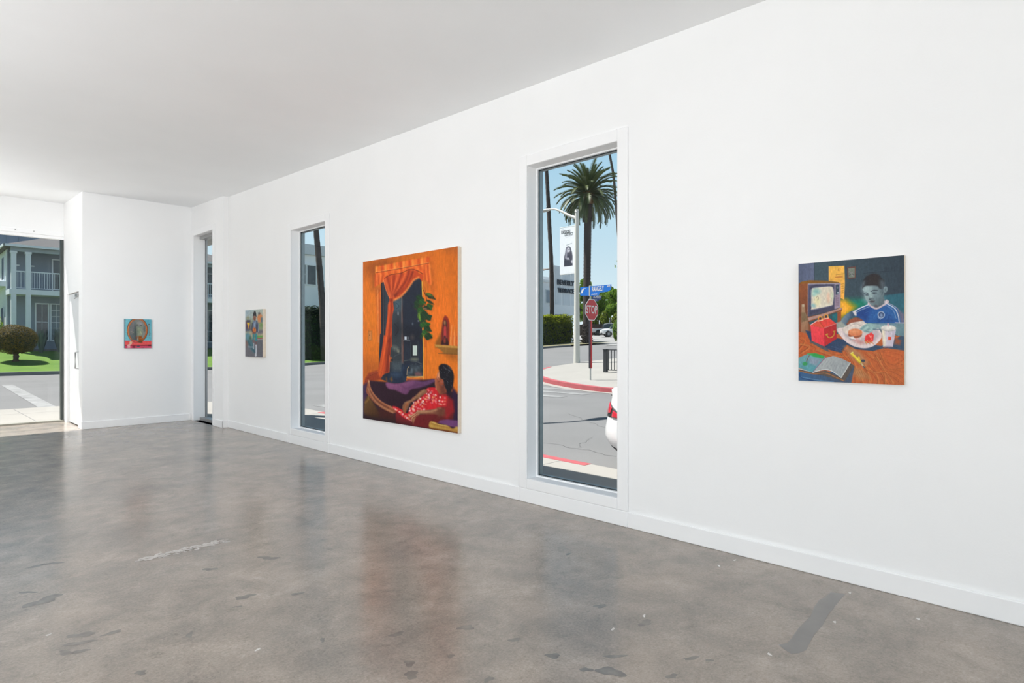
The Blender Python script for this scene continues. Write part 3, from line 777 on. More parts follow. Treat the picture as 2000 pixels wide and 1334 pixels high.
def pic_woman():
    P = Pic(300, 420, [(709.5,512),(894,481.2),(894,846),(708,817.5)], (226,118,34), 9)
    A = (704,478,7.02); B = (704,660,7.02)
    P.frame(*A)
    P.poly([(20,220),(1350,0),(1350,400),(20,460)], (192,98,28), soft=40, grad=((500,150),(560,430),(230,116,34)))
    P.poly([(1150,20),(1350,0),(1350,1334),(1200,1334)], (204,104,28), soft=90, alpha=.9)
    P.ell((150,950),(140,320),(238,130,36), soft=80); P.ell((1080,950),(160,380),(242,118,34), soft=90); P.poly([(30,600),(200,640),(230,1000),(40,1000)], (236,118,34), soft=40, alpha=.5)
    P.poly([(150,300),(330,210),(420,260),(220,300),(180,600)], (150,72,32), soft=34, alpha=.9); P.poly([(960,200),(1010,500),(1000,640),(950,560)], (176,82,30), soft=30, alpha=.8)
    P.poly([(1180,60),(1340,20),(1340,120)], (160,86,40), soft=30, alpha=.7)
    P.poly([(200,600),(300,560),(300,1334),(236,1334)], (226,112,42), soft=6); P.line([(240,620),(244,1334)], 9, (240,150,80)); P.line([(262,620),(268,1334)], 8, (196,84,34))
    # window
    P.frame(*A)
    P.poly([(286,520),(560,440),(840,420),(858,1000),(860,1400),(280,1400)], (38,44,58), soft=2); P.frame(*B); P.poly([(268,-60),(858,-60),(858,534),(400,602),(240,560)], (38,44,58), soft=2)
    P.frame(*A); P.poly([(330,560),(566,700),(572,1400),(330,1400)], (56,62,70), soft=8); P.frame(*B); P.poly([(400,-60),(575,-60),(572,340),(400,420)], (54,60,66), soft=8)
    P.frame(*A)
    P.line([(290,530),(304,900),(312,1400)], 12, (28,32,44)); P.line([(312,530),(316,1400)], 10, (110,84,72), .8)
    P.line([(566,690),(574,1400)], 18, (104,88,84)); P.line([(580,690),(586,1400)], 6, (58,40,46)); P.frame(*B).line([(572,-60),(574,340)], 24, (100,82,80)); P.line([(588,-20),(584,330)], 6, (140,84,60), .7)
    P.frame(*A)
    P.poly([(480,760),(560,770),(540,880),(470,890)], (78,106,118), soft=22); P.line([(500,800),(530,840),(500,870)], 10, (46,66,80)); P.ell((518,940),(7,22),(150,160,166), soft=4)
    P.ell((500,1150),(60,90),(42,46,54), soft=20); P.line([(470,1080),(520,1160),(480,1240)], 9, (34,38,46)); P.poly([(590,1100),(830,1120),(840,1334),(590,1334)], (30,33,44), soft=20, alpha=.8)
    P.rect(604,1254,636,1296,(196,204,214)); P.rect(650,1254,656,1292,(170,180,190)); P.line([(585,1302),(680,1306)], 5, (130,136,142)); P.ell((716,1080),(10,16),(90,98,110), soft=4); P.ell((795,1040),(8,10),(140,150,160), soft=3); P.ell((712,1262),(26,34),(70,62,66), soft=10)
    P.frame(*B)
    P.rect(690,80,790,250,(30,34,40),soft=4); P.rect(718,98,778,236,(198,212,204),soft=2); P.line([(690,60),(690,260)], 8, (60,70,74)); P.line([(790,40),(800,330)], 8, (52,60,66))
    P.ell((480,140),(46,26),(110,118,110), soft=12, rot=.5); P.ell((520,180),(14,20),(140,140,120), soft=6); P.ell((740,290),(50,20),(120,124,104), soft=10); P.line([(460,250),(560,200)], 7, (74,80,84)); P.line([(600,310),(700,300),(840,350)], 8, (78,86,88))
    P.poly([(440,330),(570,340),(560,460),(440,450)], (72,84,92), soft=14); P.poly([(680,370),(840,380),(840,520),(650,510)], (66,76,84), soft=14, mott=.2); P.ell((790,490),(40,18),(140,84,84), soft=10); P.ell((415,290),(16,36),(190,96,48), soft=4); P.ell((430,300),(18,14),(30,36,46), soft=3)
    for k in range(30): P.ell((445+P.rng.random()*390, 330+P.rng.random()*170), (7,5), (96,108,114), alpha=.45, soft=2)
    P.line([(630,534),(700,548),(858,530)], 16, (226,150,62)); P.line([(640,524),(850,524)], 6, (240,196,120), .8); P.poly([(625,545),(858,545),(858,600),(600,610)], (196,104,48), soft=4); P.poly([(640,560),(720,562),(700,580),(640,590)], (150,64,40), soft=4)
    # right jamb
    P.frame(*A); P.line([(846,490),(850,620),(856,800)], 12, (226,176,66)); P.line([(850,1040),(862,1400)], 10, (228,160,54)); P.poly([(866,1150),(905,1150),(905,1400),(868,1400)], (214,104,34), soft=3)
    P.frame(*B); P.line([(862,-40),(864,585)], 9, (232,168,62)); P.line([(908,0),(908,560)], 5, (176,84,28), .8)
    # plant
    P.frame(*A)
    P.line([(866,620),(900,700),(905,760),(880,860),(900,1000),(870,1120)], 9, (60,44,30)); P.line([(890,620),(912,690)], 5, (90,60,36))
    lf = [((815,725),(48,40),.3,0),((800,800),(55,55),.2,0),((770,840),(30,40),1.0,0),((845,780),(40,42),.1,1),((960,702),(60,34),.5,2),((945,680),(44,16),.35,3),((955,780),(46,20),.5,2),((950,845),(34,55),-.5,1),((905,860),(40,30),.2,2),((830,900),(44,60),.2,1),((820,970),(34,66),0,3),((880,970),(60,70),.2,0),((935,990),(36,52),-.6,0),((850,1030),(40,36),.4,0),
          ((850,1095),(34,40),.1,1),((905,1095),(40,52),-.4,1),((920,1150),(46,48),.4,0),((905,1225),(60,40),.1,4),((930,1250),(44,56),.2,0),((880,1190),(30,36),.4,1),((835,1250),(16,34),.3,0)]
    cols = [(30,58,34),(40,84,36),(36,52,34),(74,104,44),(70,130,44)]
    for c, r, ro, k in lf:
        P.ell((c[0]+12, c[1]+10), r, (150,70,24), soft=8, alpha=.35, rot=ro); P.poly([(c[0]+cos(ro)*r[0]*1.15*x_-sin(ro)*r[1]*y_, c[1]+sin(ro)*r[0]*1.15*x_+cos(ro)*r[1]*y_) for x_, y_ in ((-1,0),(-.55,-.75),(.1,-.9),(.65,-.45),(1.25,.15),(.6,.55),(0,.95),(-.6,.7))], cols[k], soft=2.5, smooth=True); P.line([(c[0]-r[0]*.7,c[1]-r[1]*.5),(c[0]+r[0]*.5,c[1]+r[1]*.5)], 6, tuple(min(255,int(v*1.5)) for v in cols[k]), .6)
    P.ell((815,990),(9,50),(130,176,60), soft=5, rot=-.1); P.line([(870,870),(910,876)], 7, (190,130,110), .8)
    # valance and curtain
    P.poly([(212,308),(420,262),(680,208),(936,178),(945,300),(976,520),(960,556),(880,470),(860,400),(780,360),(430,400),(330,480),(205,586),(196,570),(208,400)], (236,104,40), soft=2.5)
    n = 18
    for k in range(n):
        t = k/(n-1); x = 222+t*706; y = 305-t*127; w = 24
        c = (255,172,72) if k % 3 == 0 else ((246,128,50) if k % 3 == 1 else (206,72,30))
        P.line([(x,y+8),(x+2,y+72)], w, c, .85, soft=8)
        P.line([(x+8,y+90),(x+10+t*20,y+150-abs(t-.5)*60)], w*.8, (250,140,62) if k % 2 else (214,84,36), .7, soft=8)
    P.line([(215,384),(430,348),(680,300),(940,250)], 6, (140,48,26), .9); P.line([(218,372),(500,326),(940,244)], 4, (255,190,110), .6)
    for k in range(5): P.line([(205+k*26,420),(208+k*22,560-k*14)], 14, (250,136,66) if k%2 else (196,76,36), .8, soft=6)
    for k in range(4): P.line([(880+k*22,290),(890+k*26,470+k*22)], 16, (250,136,58) if k%2 else (196,72,34), .85, soft=6)
    for k in range(8): P.line([(210+k*12,575-k*6),(210+k*11,720-k*16)], 3, (110,70,40), .7); 
    for k in range(6): P.line([(868+k*13,470+k*6),(850+k*16,600+k*5)], 3, (140,84,40), .8)
    cur = [(318,486),(350,455),(430,408),(500,412),(560,388),(620,386),(682,334),(720,360),(780,352),(800,390),(860,400),(862,470),(845,500),(800,446),(740,480),(690,540),(620,640),(540,716),(446,764),(460,880),(440,960),(432,1100),(430,1400),(322,1400),(348,1150),(372,960),(378,820),(404,742),(352,610)]
    P.poly(cur, (206,78,36), soft=2.5)
    P.frame(*B).poly([(322,-40),(430,-40),(418,120),(400,280),(392,470),(330,490),(298,520),(266,576),(230,512),(240,420),(262,330),(290,180)], (206,78,36), soft=2.5)
    P.poly([(420,-40),(430,-40),(418,120),(400,280),(392,470),(330,480),(340,250),(372,40)], (126,42,28), soft=5, alpha=.85); P.line([(350,0),(320,200),(270,460),(264,560)], 14, (236,104,44), .8, soft=4); P.line([(380,60),(350,300),(340,440)], 10, (226,92,40), .6, soft=4); P.line([(398,240),(390,460)], 8, (236,110,60), .8); P.line([(244,470),(285,470),(268,560)], 7, (160,56,28), .8)
    P.frame(*A)
    for (x0, y0, x1, y1, x2, y2, c) in [(370,440,400,560,428,700,(150,48,28)),(420,425,430,560,438,700,(232,104,52)),(470,425,455,560,442,700,(150,48,28)),(520,410,480,560,448,690,(236,108,54)),(565,400,520,540,452,690,(146,46,28)),(620,396,560,530,460,700,(238,112,58)),(670,360,610,520,470,690,(128,40,28)),(720,370,640,560,480,700,(110,34,28)),(780,370,690,500,520,690,(196,70,34)),(345,480,380,600,420,720,(232,110,60))]:
        P.line([(x0,y0),(x1,y1),(x2,y2)], 20, c, .85, soft=7)
    P.line([(800,446),(730,486),(690,545),(620,640),(540,716),(450,760)], 22, (244,142,72), .95, soft=5)
    P.line([(320,486),(352,610),(406,742)], 10, (238,130,76), .8); P.poly([(404,735),(446,740),(452,770),(410,775)], (140,46,28), soft=5); P.line([(425,770),(420,960),(385,1334)], 22, (128,42,28), .85, soft=8); P.line([(398,800),(390,980),(345,1334)], 16, (236,100,44), .8, soft=7); P.line([(330,460),(420,410),(560,388),(682,336),(780,354),(858,398)], 7, (96,34,24), .8)
    # switch
    P.poly([(104,1180),(160,1176),(160,1306),(106,1312)], (178,110,56), soft=4); P.poly([(112,1190),(148,1188),(148,1296),(114,1300)], (224,140,72), soft=3); P.ell((126,1240),(6,10),(110,62,34)); P.ell((128,1275),(5,8),(110,62,34)); P.poly([(40,1130),(240,1130),(240,1200),(40,1180)], (214,104,36), soft=30, alpha=.4)
    # shelf, statuette, bottles
    P.poly([(1030,1334),(1110,1180),(1130,1060),(1120,1400),(1030,1400)], (140,84,30), soft=8)
    P.poly([(1106,1400),(1122,1080),(1150,980),(1172,966),(1206,1010),(1222,1120),(1206,1400)], (140,44,34), soft=3, smooth=True); P.poly([(1118,1400),(1132,1070),(1160,1010),(1188,1060),(1196,1400)], (72,40,34), soft=4); P.poly([(1132,1400),(1142,1130),(1158,1090),(1178,1130),(1186,1400)], (190,62,60), soft=4); P.ell((1157,1060),(12,26),(170,120,80), soft=4); P.ell((1158,1280),(14,40),(40,30,40), soft=4)
    for x in (1258,1300): P.poly([(x-28,1400),(x-26,1230),(x-10,1170),(x-8,1080),(x+8,1080),(x+10,1170),(x+26,1230),(x+28,1400)], (222,112,44), soft=4); P.line([(x-14,1390),(x-14,1230),(x-4,1100)], 6, (246,176,96), .8); P.line([(x+16,1390),(x+14,1240)], 6, (180,70,34), .7)
    P.frame(*B)
    P.poly([(1106,84),(1112,40),(1140,0),(1190,0),(1210,60),(1206,96)], (48,28,28), soft=4); P.ell((1155,30),(16,36),(150,60,48), soft=5); 
    for x in (1250,1300): P.line([(x-18,-20),(x-20,100)], 7, (240,160,90), .8); P.line([(x+20,-20),(x+18,100)], 10, (196,84,34), .8)
    P.poly([(1130,190),(1230,270),(1340,310),(1340,200)], (170,92,30), soft=16)
    P.poly([(1030,108),(1340,128),(1340,222),(1150,206),(1090,150)], (150,104,48), soft=3, grad=((1100,120),(1320,210),(138,92,40))); P.poly([(1018,84),(1130,90),(1340,106),(1340,132),(1030,116)], (190,142,66), soft=2); P.line([(1066,204),(1330,216)], 7, (112,76,36), .9)
    # lower wall shading, draped cloth
    P.poly([(30,300),(250,330),(250,470),(30,560)], (176,88,34), soft=40, alpha=.8)
    P.poly([(40,640),(60,560),(110,480),(230,440),(246,500),(290,570),(130,600),(60,650)], (150,58,32), soft=6); 
    for k in range(6): P.line([(64+k*16,600-k*20),(150+k*18,500-k*8),(230,470+k*8)], 7, (190,84,44) if k%2 else (92,34,24), .7)
    # sofa
    P.poly([(20,670),(130,585),(360,600),(1010,560),(1080,640),(1350,780),(1350,1330),(20,1110)], (48,26,40), soft=5, grad=((200,700),(800,1000),(40,20,32)))
    P.poly([(20,650),(90,620),(70,1000),(20,1100)], (70,44,78), soft=10)
    P.poly([(346,612),(480,625),(620,598),(740,574),(860,590),(1000,556),(1024,590),(900,650),(790,682),(690,704),(620,772),(480,716),(376,690)], (126,72,110), soft=5, smooth=True, grad=((400,640),(900,600),(96,60,98)))
    P.line([(380,640),(560,650),(700,600)], 26, (152,94,132), .6, soft=14); P.line([(560,650),(640,690),(760,640),(860,640)], 14, (92,48,84), .7, soft=8); P.line([(620,770),(660,700)], 10, (100,56,92), .7)
    P.poly([(1250,640),(1350,780),(1350,1180),(1270,1150)], (46,26,54), soft=8)
    # dog
    P.poly([(350,590),(345,545),(392,500),(430,462),(500,470),(548,462),(574,400),(572,350),(600,364),(668,346),(680,352),(660,384),(634,410),(640,470),(626,560),(600,600),(480,616),(380,604)], (32,44,64), soft=2.5, smooth=True)
    P.ell((480,500),(60,24),(58,76,100), soft=16); P.line([(590,400),(560,470),(600,560)], 14, (54,72,96), .6, soft=8); P.line([(664,390),(645,420),(636,500)], 6, (226,196,150), .85); P.poly([(400,560),(430,530),(440,580),(420,598)], (120,80,44), soft=6); P.poly([(345,545),(360,530),(366,590),(346,592)], (110,66,36), soft=5)
    # chair arm and lower left
    P.poly([(70,830),(100,800),(180,900),(270,1090),(60,1060),(48,900)], (104,74,38), soft=8, smooth=True, grad=((80,850),(220,1050),(74,44,26))); P.line([(60,890),(100,850),(110,800)], 14, (156,112,56), .8, soft=6); P.poly([(250,960),(460,1020),(480,1160),(250,1110)], (70,30,28), soft=12)
    # legs
    P.poly([(104,578),(122,600),(136,680),(190,780),(300,884),(440,950),(486,1004),(454,1032),(330,990),(206,906),(120,810),(74,740),(84,660)], (148,84,58), soft=3, smooth=True)
    P.line([(108,590),(128,680),(176,772),(290,884),(440,962)], 14, (196,128,88), .9, soft=5); P.line([(100,690),(160,810),(260,920),(440,1022)], 12, (196,148,104), .8, soft=5); P.line([(130,730),(220,860),(380,960)], 16, (104,56,42), .8, soft=6); P.ell((112,596),(9,16),(206,150,110), soft=3)
    # red dress
    P.poly([(480,1000),(660,1110),(760,1060),(1000,1010),(1250,880),(1285,1000),(1270,1110),(1060,1170),(960,1150),(950,1240),(480,1170)], (122,28,34), soft=5, grad=((600,1080),(1150,1100),(96,28,30)))
    P.poly([(436,950),(480,940),(580,990),(640,1030),(690,940),(760,862),(850,790),(900,700),(960,672),(1050,684),(1110,760),(1176,770),(1184,900),(1090,960),(900,990),(780,1000),(730,1060),(650,1120),(560,1070)], (204,36,44), soft=3, smooth=True)
    P.poly([(1060,740),(1180,770),(1272,850),(1284,1000),(1190,1110),(1120,1060),(1090,950)], (146,30,36), soft=8); P.poly([(1070,830),(1120,770),(1190,800),(1180,930),(1070,940)], (206,40,44), soft=5)
    rg = P.rng
    spots = [(700+rg.random()*200, 800+rg.random()*200) for _ in range(46)]+[(900+rg.random()*140, 690+rg.random()*200) for _ in range(36)]+[(450+t*220+rg.random()*24, 950+t*160+rg.random()*22) for t in np.linspace(0,1,18)]+[(1080+rg.random()*90, 800+rg.random()*120) for _ in range(12)]+[(660+rg.random()*80, 960+rg.random()*110) for _ in range(14)]
    for i, (x, y) in enumerate(spots):
        if x+ (y-690)*.9 < 690: continue
        P.ell((x,y), (7+rg.random()*9, 6+rg.random()*8), [(244,226,220),(238,180,120),(240,110,110),(230,150,160)][i%4], soft=3, alpha=.85)
    for i in range(16): x, y = 740+rg.random()*280, 730+rg.random()*230; P.line([(x,y),(x+30,y-20),(x+44,y+10)], 6, (130,18,30), .6)
    # arms
    P.poly([(840,712),(898,700),(908,742),(800,820),(690,884),(650,960),(610,1030),(578,1000),(574,930),(610,880),(700,840),(780,760)], (134,92,66), soft=4, smooth=True); P.line([(870,715),(790,780),(700,850),(610,890)], 12, (176,130,92), .7, soft=6); P.line([(640,900),(610,950),(606,1020)], 14, (190,96,54), .8, soft=5)
    P.poly([(1080,950),(960,990),(800,992),(730,1040),(650,1080),(690,1096),(720,1180),(760,1080),(820,1040),(1000,1040),(1130,1060),(1160,980)], (164,112,80), soft=4, grad=((800,1000),(1120,1040),(110,62,48))); P.line([(780,1000),(960,1000),(1100,960)], 14, (206,158,116), .8, soft=6); P.poly([(1060,960),(1150,960),(1170,1060),(1060,1080)], (106,58,44), soft=10)
    for k in range(4): P.line([(770,1020+k*14),(710,1060+k*16),(660+k*18,1090+k*26)], 9, (212,160,120) if k%2 == 0 else (150,70,56), .9)
    # head
    P.poly([(1090,430),(1056,480),(1040,540),(1018,560),(1030,580),(1020,620),(1034,680),(1050,720),(1090,770),(1180,740),(1180,560),(1120,460)], (150,80,54), soft=3); P.poly([(1088,440),(1056,486),(1052,540),(1076,560),(1100,500)], (216,146,106), soft=6); P.line([(1028,570),(1032,640),(1040,690)], 12, (204,126,90), .8, soft=5); P.ell((1116,610),(20,40),(176,84,54), soft=6, rot=.15); P.line([(1070,540),(1090,580),(1060,600)], 8, (100,48,38), .7); P.poly([(1090,640),(1160,620),(1170,760),(1100,760)], (112,56,42), soft=10)
    P.poly([(1072,410),(1084,370),(1130,348),(1200,366),(1250,420),(1280,500),(1276,600),(1254,690),(1216,748),(1180,700),(1150,640),(1136,570),(1092,540),(1084,460)], (26,24,32), soft=3, smooth=True)
    for i in range(60): x, y = 1095+rg.random()*160, 370+rg.random()*330; P.line([(x,y),(x+8,y+12)], 4, (110,112,126) if y < 470 or i%3==0 else (52,46,52), .7)
    # cushions at the lower right
    P.poly([(1060,1160),(1096,1124),(1200,1112),(1340,1130),(1340,1230),(1230,1210)], (110,64,112), soft=4); P.poly([(950,1150),(1000,1142),(1080,1180),(1190,1196),(1262,1240),(1312,1212),(1345,1230),(1345,1300),(1200,1270),(956,1232)], (188,148,70), soft=4, smooth=True); P.line([(970,1170),(1080,1200),(1200,1230),(1330,1270)], 12, (150,96,40), .7, soft=6); P.line([(980,1156),(1080,1186),(1190,1204)], 8, (220,190,110), .8); P.poly([(940,1228),(1200,1264),(1345,1290),(1345,1330),(940,1260)], (116,60,30), soft=5)
    P.poly([(20,1060),(500,1130),(700,1180),(480,1200),(20,1130)], (40,24,26), soft=20, alpha=.7)
    return P.finish(.03, (3, 10))

def pic_mirror():
    P = Pic(120, 146, [(241.5,622.8),(294.5,624),(294.5,679.7),(242.5,680.3)], (108,180,194), 3)
    P.frame(220, 610, 14.82)
    P.poly([(310,170),(480,180),(420,420),(450,830),(310,830)], (120,190,202), soft=8); P.ell((985,300),(90,120),(96,168,186), soft=20)
    P.rect(300,828,1130,1060,(226,88,88),soft=2); P.poly([(300,950),(640,955),(1120,935),(1120,985),(300,975)], (150,52,60), soft=3); P.rect(300,975,1130,1060,(206,72,104),soft=3); P.rect(560,960,640,1060,(136,40,60),soft=6); P.rect(1010,940,1120,975,(92,44,44),soft=3)
    P.line([(1028,350),(1040,500),(1048,680)], 40, (128,150,150)); P.line([(1022,345),(1042,350)], 22, (74,84,92)); P.line([(1020,420),(1034,680)], 8, (84,120,130))
    P.ell((700,520),(305,365),(96,60,40),soft=3,n=40); P.ell((700,520),(290,350),(170,98,56),soft=3,n=40); P.line([(560,230),(460,360),(425,520),(450,680),(520,800)], 22, (206,130,84)); P.line([(840,220),(930,340),(970,500),(950,680)], 16, (206,116,72))
    P.ell((700,520),(245,310),(112,114,114),soft=3,n=40,grad=((480,500),(920,520),(132,138,132)))
    P.poly([(610,380),(660,300),(700,700),(660,840),(590,840),(600,600)], (72,84,84), soft=12); P.poly([(680,430),(820,420),(840,600),(820,690),(700,690)], (138,148,124), soft=14); P.poly([(670,260),(840,270),(860,380),(660,370)], (142,142,136), soft=16); P.ell((690,370),(30,14),(78,84,80),soft=5); P.ell((800,380),(28,14),(80,84,80),soft=5); P.line([(560,330),(600,400),(550,520),(560,600)], 22, (124,112,126), .6); P.line([(520,560),(590,590)], 20, (150,152,128), .8); P.ell((900,480),(20,80),(84,96,94),soft=10); P.line([(790,560),(820,640)], 18, (178,178,140)); P.ell((720,560),(10,20),(90,110,100),soft=4); P.poly([(500,640),(620,660),(620,800),(540,790)], (92,100,104), soft=16); P.ell((790,330),(30,30),(150,150,160),soft=10)
    P.poly([(740,690),(820,690),(850,800),(840,880),(760,880),(730,780)], (150,78,32), soft=8); P.line([(760,760),(830,770)], 14, (196,110,40)); P.line([(690,690),(720,830)], 14, (190,190,160), .8); P.ell((680,730),(20,40),(126,70,56),soft=8); P.ell((760,860),(80,24),(96,70,50),soft=6); P.poly([(520,810),(640,812),(760,890),(640,880)], (214,84,80), soft=6)
    P.ell((512,880),(44,36),(222,190,150),soft=4); P.line([(520,915),(430,960)], 44, (226,176,160)); P.rect(415,960,500,1030,(228,166,172),soft=4); P.ell((560,895),(10,14),(110,80,70)); P.rect(690,968,770,1000,(70,80,96),soft=3); P.ell((866,1026),(16,10),(130,40,60))
    P.line([(335,200),(335,1040)], 34, (110,112,120), .55); 
    return P.finish(.03, (3, 4))

def pic_flame():
    P = Pic(130, 150, [(479.2,606.2),(512.9,603.4),(512.9,697.2),(479.0,696.7)], (120,128,132), 6)
    P.frame(460, 590, 11.114)
    P.poly([(200,170),(600,140),(600,480),(200,480)], (158,178,188), soft=4, grad=((250,200),(400,450),(176,186,176))); P.poly([(210,380),(380,380),(380,620),(210,620)], (128,138,110), soft=20); P.poly([(460,440),(600,430),(600,660),(460,680)], (140,150,118), soft=12); P.ell((560,490),(34,50),(112,146,84),soft=12)
    for x in (330,345,480,560): P.line([(x,210),(x-4,420)], 7, (120,140,130), .6)
    P.ell((270,340),(34,34),(150,152,126),soft=8)
    P.poly([(500,250),(540,240),(580,300),(570,360),(560,440),(490,440),(470,330)], (206,132,82), soft=8); P.poly([(490,230),(520,220),(540,250),(500,280)], (72,80,88), soft=6); P.rect(545,330,590,440,(96,112,120),soft=6)
    P.poly([(215,430),(250,400),(320,410),(330,600),(220,620)], (92,72,92), soft=8); P.poly([(245,450),(310,440),(310,490),(285,540)], (232,190,44), soft=4); P.line([(280,500),(292,580)], 16, (214,160,60)); P.rect(250,395,320,430,(60,62,84),soft=5); P.rect(215,590,300,640,(78,92,116),soft=6)
    P.poly([(200,640),(600,640),(600,790),(200,790)], (172,160,132), soft=8); P.poly([(480,620),(600,600),(600,670),(490,690)], (98,92,108), soft=10); P.poly([(460,735),(600,725),(600,770),(460,775)], (92,150,66), soft=6); P.poly([(450,785),(600,775),(600,800),(450,806)], (160,56,50), soft=3); P.line([(450,815),(600,808)], 14, (150,152,156))
    P.poly([(200,820),(600,815),(600,1220),(200,1220)], (108,106,114), soft=6, grad=((250,900),(500,1150),(96,96,104))); P.poly([(200,820),(330,830),(300,940),(200,960)], (122,84,70), soft=20, alpha=.7)
    P.poly([(215,690),(270,660),(330,720),(330,830),(240,830),(215,780)], (92,138,150), soft=10); P.poly([(250,830),(340,800),(400,960),(440,1090),(380,1090),(300,980)], (66,110,122), soft=10); P.line([(280,860),(330,960),(420,1080)], 22, (46,84,98), .7); P.line([(270,970),(380,980)], 18, (120,140,150), .7); P.ell((320,780),(26,30),(60,96,70),soft=10)
    P.poly([(375,430),(430,390),(480,430),(500,540),(470,650),(380,660),(352,560)], (84,98,122), soft=6, smooth=True); P.poly([(395,430),(440,430),(440,540),(395,560)], (142,160,186), soft=10); P.line([(365,470),(355,600),(390,640)], 16, (52,58,78)); P.line([(490,470),(500,640)], 14, (150,160,176), .8); P.poly([(440,480),(490,470),(480,640),(440,640)], (62,70,92), soft=8)
    P.ell((415,345),(34,50),(150,98,72),soft=5); P.poly([(380,320),(385,250),(415,195),(445,230),(455,320),(430,300),(400,300)], (36,34,38), soft=4, smooth=True); P.ell((408,345),(12,8),(80,60,60),soft=3); P.line([(400,380),(425,380)], 8, (110,70,60))
    P.ell((408,610),(40,52),(170,84,44),soft=6); P.poly([(385,640),(380,590),(408,540),(440,600),(432,650)], (228,140,66), soft=6); P.line([(408,570),(404,620)], 14, (150,60,30)); P.rect(370,655,440,690,(120,60,60),soft=6)
    P.poly([(372,690),(470,680),(470,840),(430,850),(420,760),(400,830),(370,820)], (46,134,142), soft=5); P.line([(410,700),(405,800)], 10, (150,130,80), .8); P.rect(378,820,405,900,(124,90,90),soft=5); P.rect(425,850,465,950,(110,84,88),soft=5)
    P.line([(395,910),(390,1000)], 22, (164,172,180)); P.line([(445,950),(447,1060),(440,1150)], 28, (196,200,208)); P.line([(436,960),(434,1100)], 6, (140,146,160)); P.poly([(420,1140),(462,1140),(460,1165),(420,1165)], (206,210,214), soft=4)
    return P.finish(.04, (3, 5))

hang('painting', pic_boy(), 'upright painting of a grey faced boy in a blue shirt eating a burger', 'R', .795, 1.384, 1.245, 2.005, .030, M_RAW)
hang('painting', pic_woman(), 'large orange painting of a reclining woman in a red dress under a draped window', 'R', 4.737, 6.522, .548, 2.485, .050, M_RAW)
hang('painting', pic_flame(), 'small upright painting of a figure in a blue jacket holding a flame coloured object', 'R', 9.388, 10.045, 1.254, 2.011, .050, M_RAW)
hang('painting', pic_mirror(), 'small painting of an oval mirror on a red table against turquoise', 'E', 2.947, 3.372, 1.380, 1.902, .035, mat('painted_canvas_edge', C(120,150,160), rough=.7))
# ---------------------------------------------------------------- outside: ground
def tz(x): return -0.10 + 0.042*max(0.0, x-16.0)
def curb_n(x): return 36.8 - 0.062*x                       # far kerb of the cross street
M_ASPH = mat('street_asphalt', (.178,.176,.176), rough=.9, var=.10, scale=.35, bump=.25, bscale=40, detail=9)
M_WALK = mat('pale_pavement', (.335,.318,.292), rough=.9, var=.05, scale=.8, bump=.1, bscale=30)
M_RED = mat('red_kerb_paint', (.40,.085,.095), rough=.7, var=.12, scale=5)
M_KERB = mat('grey_kerb', (.17,.17,.17), rough=.9, var=.08, scale=3)
M_LAWN = mat('mown_lawn', (.066,.160,.008), col2=(.115,.215,.018), rough=.95, scale=1.2, bump=.5, bscale=25)
M_DRYG = mat('dry_verge_grass', (.16,.15,.07), col2=(.21,.19,.11), rough=.95, scale=1.5, bump=.4, bscale=25)
M_LINE = mat('road_marking', (.20,.20,.20), rough=.8, col2=(.33,.33,.325), scale=3.5, detail=12)
M_APRON = mat('concrete_apron', (.29,.285,.28), rough=.9, var=.04, scale=.4)
M_CRACK = mat('asphalt_crack', (.115,.115,.115), rough=.9)

def surf(m, x0, x1, nx, yf0, yf1, ny, zf, mi=0):
    vs = []; fs = []
    for i in range(nx+1):
        x = x0+(x1-x0)*i/nx; ya = yf0(x) if callable(yf0) else yf0; yb = yf1(x) if callable(yf1) else yf1
        for j in range(ny+1):
            y = ya+(yb-ya)*j/ny; vs.append((x, y, zf(x, y)))
    for i in range(nx):
        for j in range(ny):
            a = i*(ny+1)+j; fs.append((a, a+ny+1, a+ny+2, a+1))
    return m.add(vs, fs, mi)

m = MB()
surf(m, -70, 16, 2, -60, 80, 2, lambda x, y: -.10); surf(m, 16, 112, 2, -60, 80, 2, lambda x, y: tz(x))
def strip(m, pts, w, dz, mi):
    """a flat ribbon on the road along plan points"""
    for (a, b) in zip(pts[:-1], pts[1:]):
        d = Vector((b[0]-a[0], b[1]-a[1])).normalized(); n = Vector((-d.y, d.x))*w/2
        q = [(a[0]+n.x, a[1]+n.y), (a[0]-n.x, a[1]-n.y), (b[0]-n.x, b[1]-n.y), (b[0]+n.x, b[1]+n.y)]
        m.add([(x, y, tz(x)+dz) for x, y in q], [(0,1,2,3)], mi)
strip(m, [(2.72,17.75),(3.12,28.8)], .34, .006, 1); strip(m, [(-.6,17.9),(-.3,33)], .34, .006, 1)
for k in range(8): strip(m, [(7.6+k*1.16,14.0),(7.75+k*1.16,11.0)], .42, .006, 1)
def crack(a, b, n, amp, w):
    p = []; off = 0.0
    for k in range(n+1):
        t = k/n; off = off*.6+random.uniform(-amp, amp); dx, dy = b[0]-a[0], b[1]-a[1]; L = sqrt(dx*dx+dy*dy)
        p.append((a[0]+dx*t-dy/L*off, a[1]+dy*t+dx/L*off))
    strip(m, p, w, .004, 2)
crack((6.45,3.7), (7.05,4.75), 16, .05, .009); crack((7.05,4.75), (7.3,6.6), 18, .05, .009); crack((7.05,4.75), (8.3,4.6), 14, .05, .007); crack((7.2,5.6), (8.2,6.0), 12, .05, .006); crack((9.0,6.2), (10.5,8.4), 16, .06, .01)
o = m.build('street', [M_ASPH, M_LINE, M_CRACK]); tag(o, 'grey asphalt street with worn white crossing lines', 'street', kind='structure')

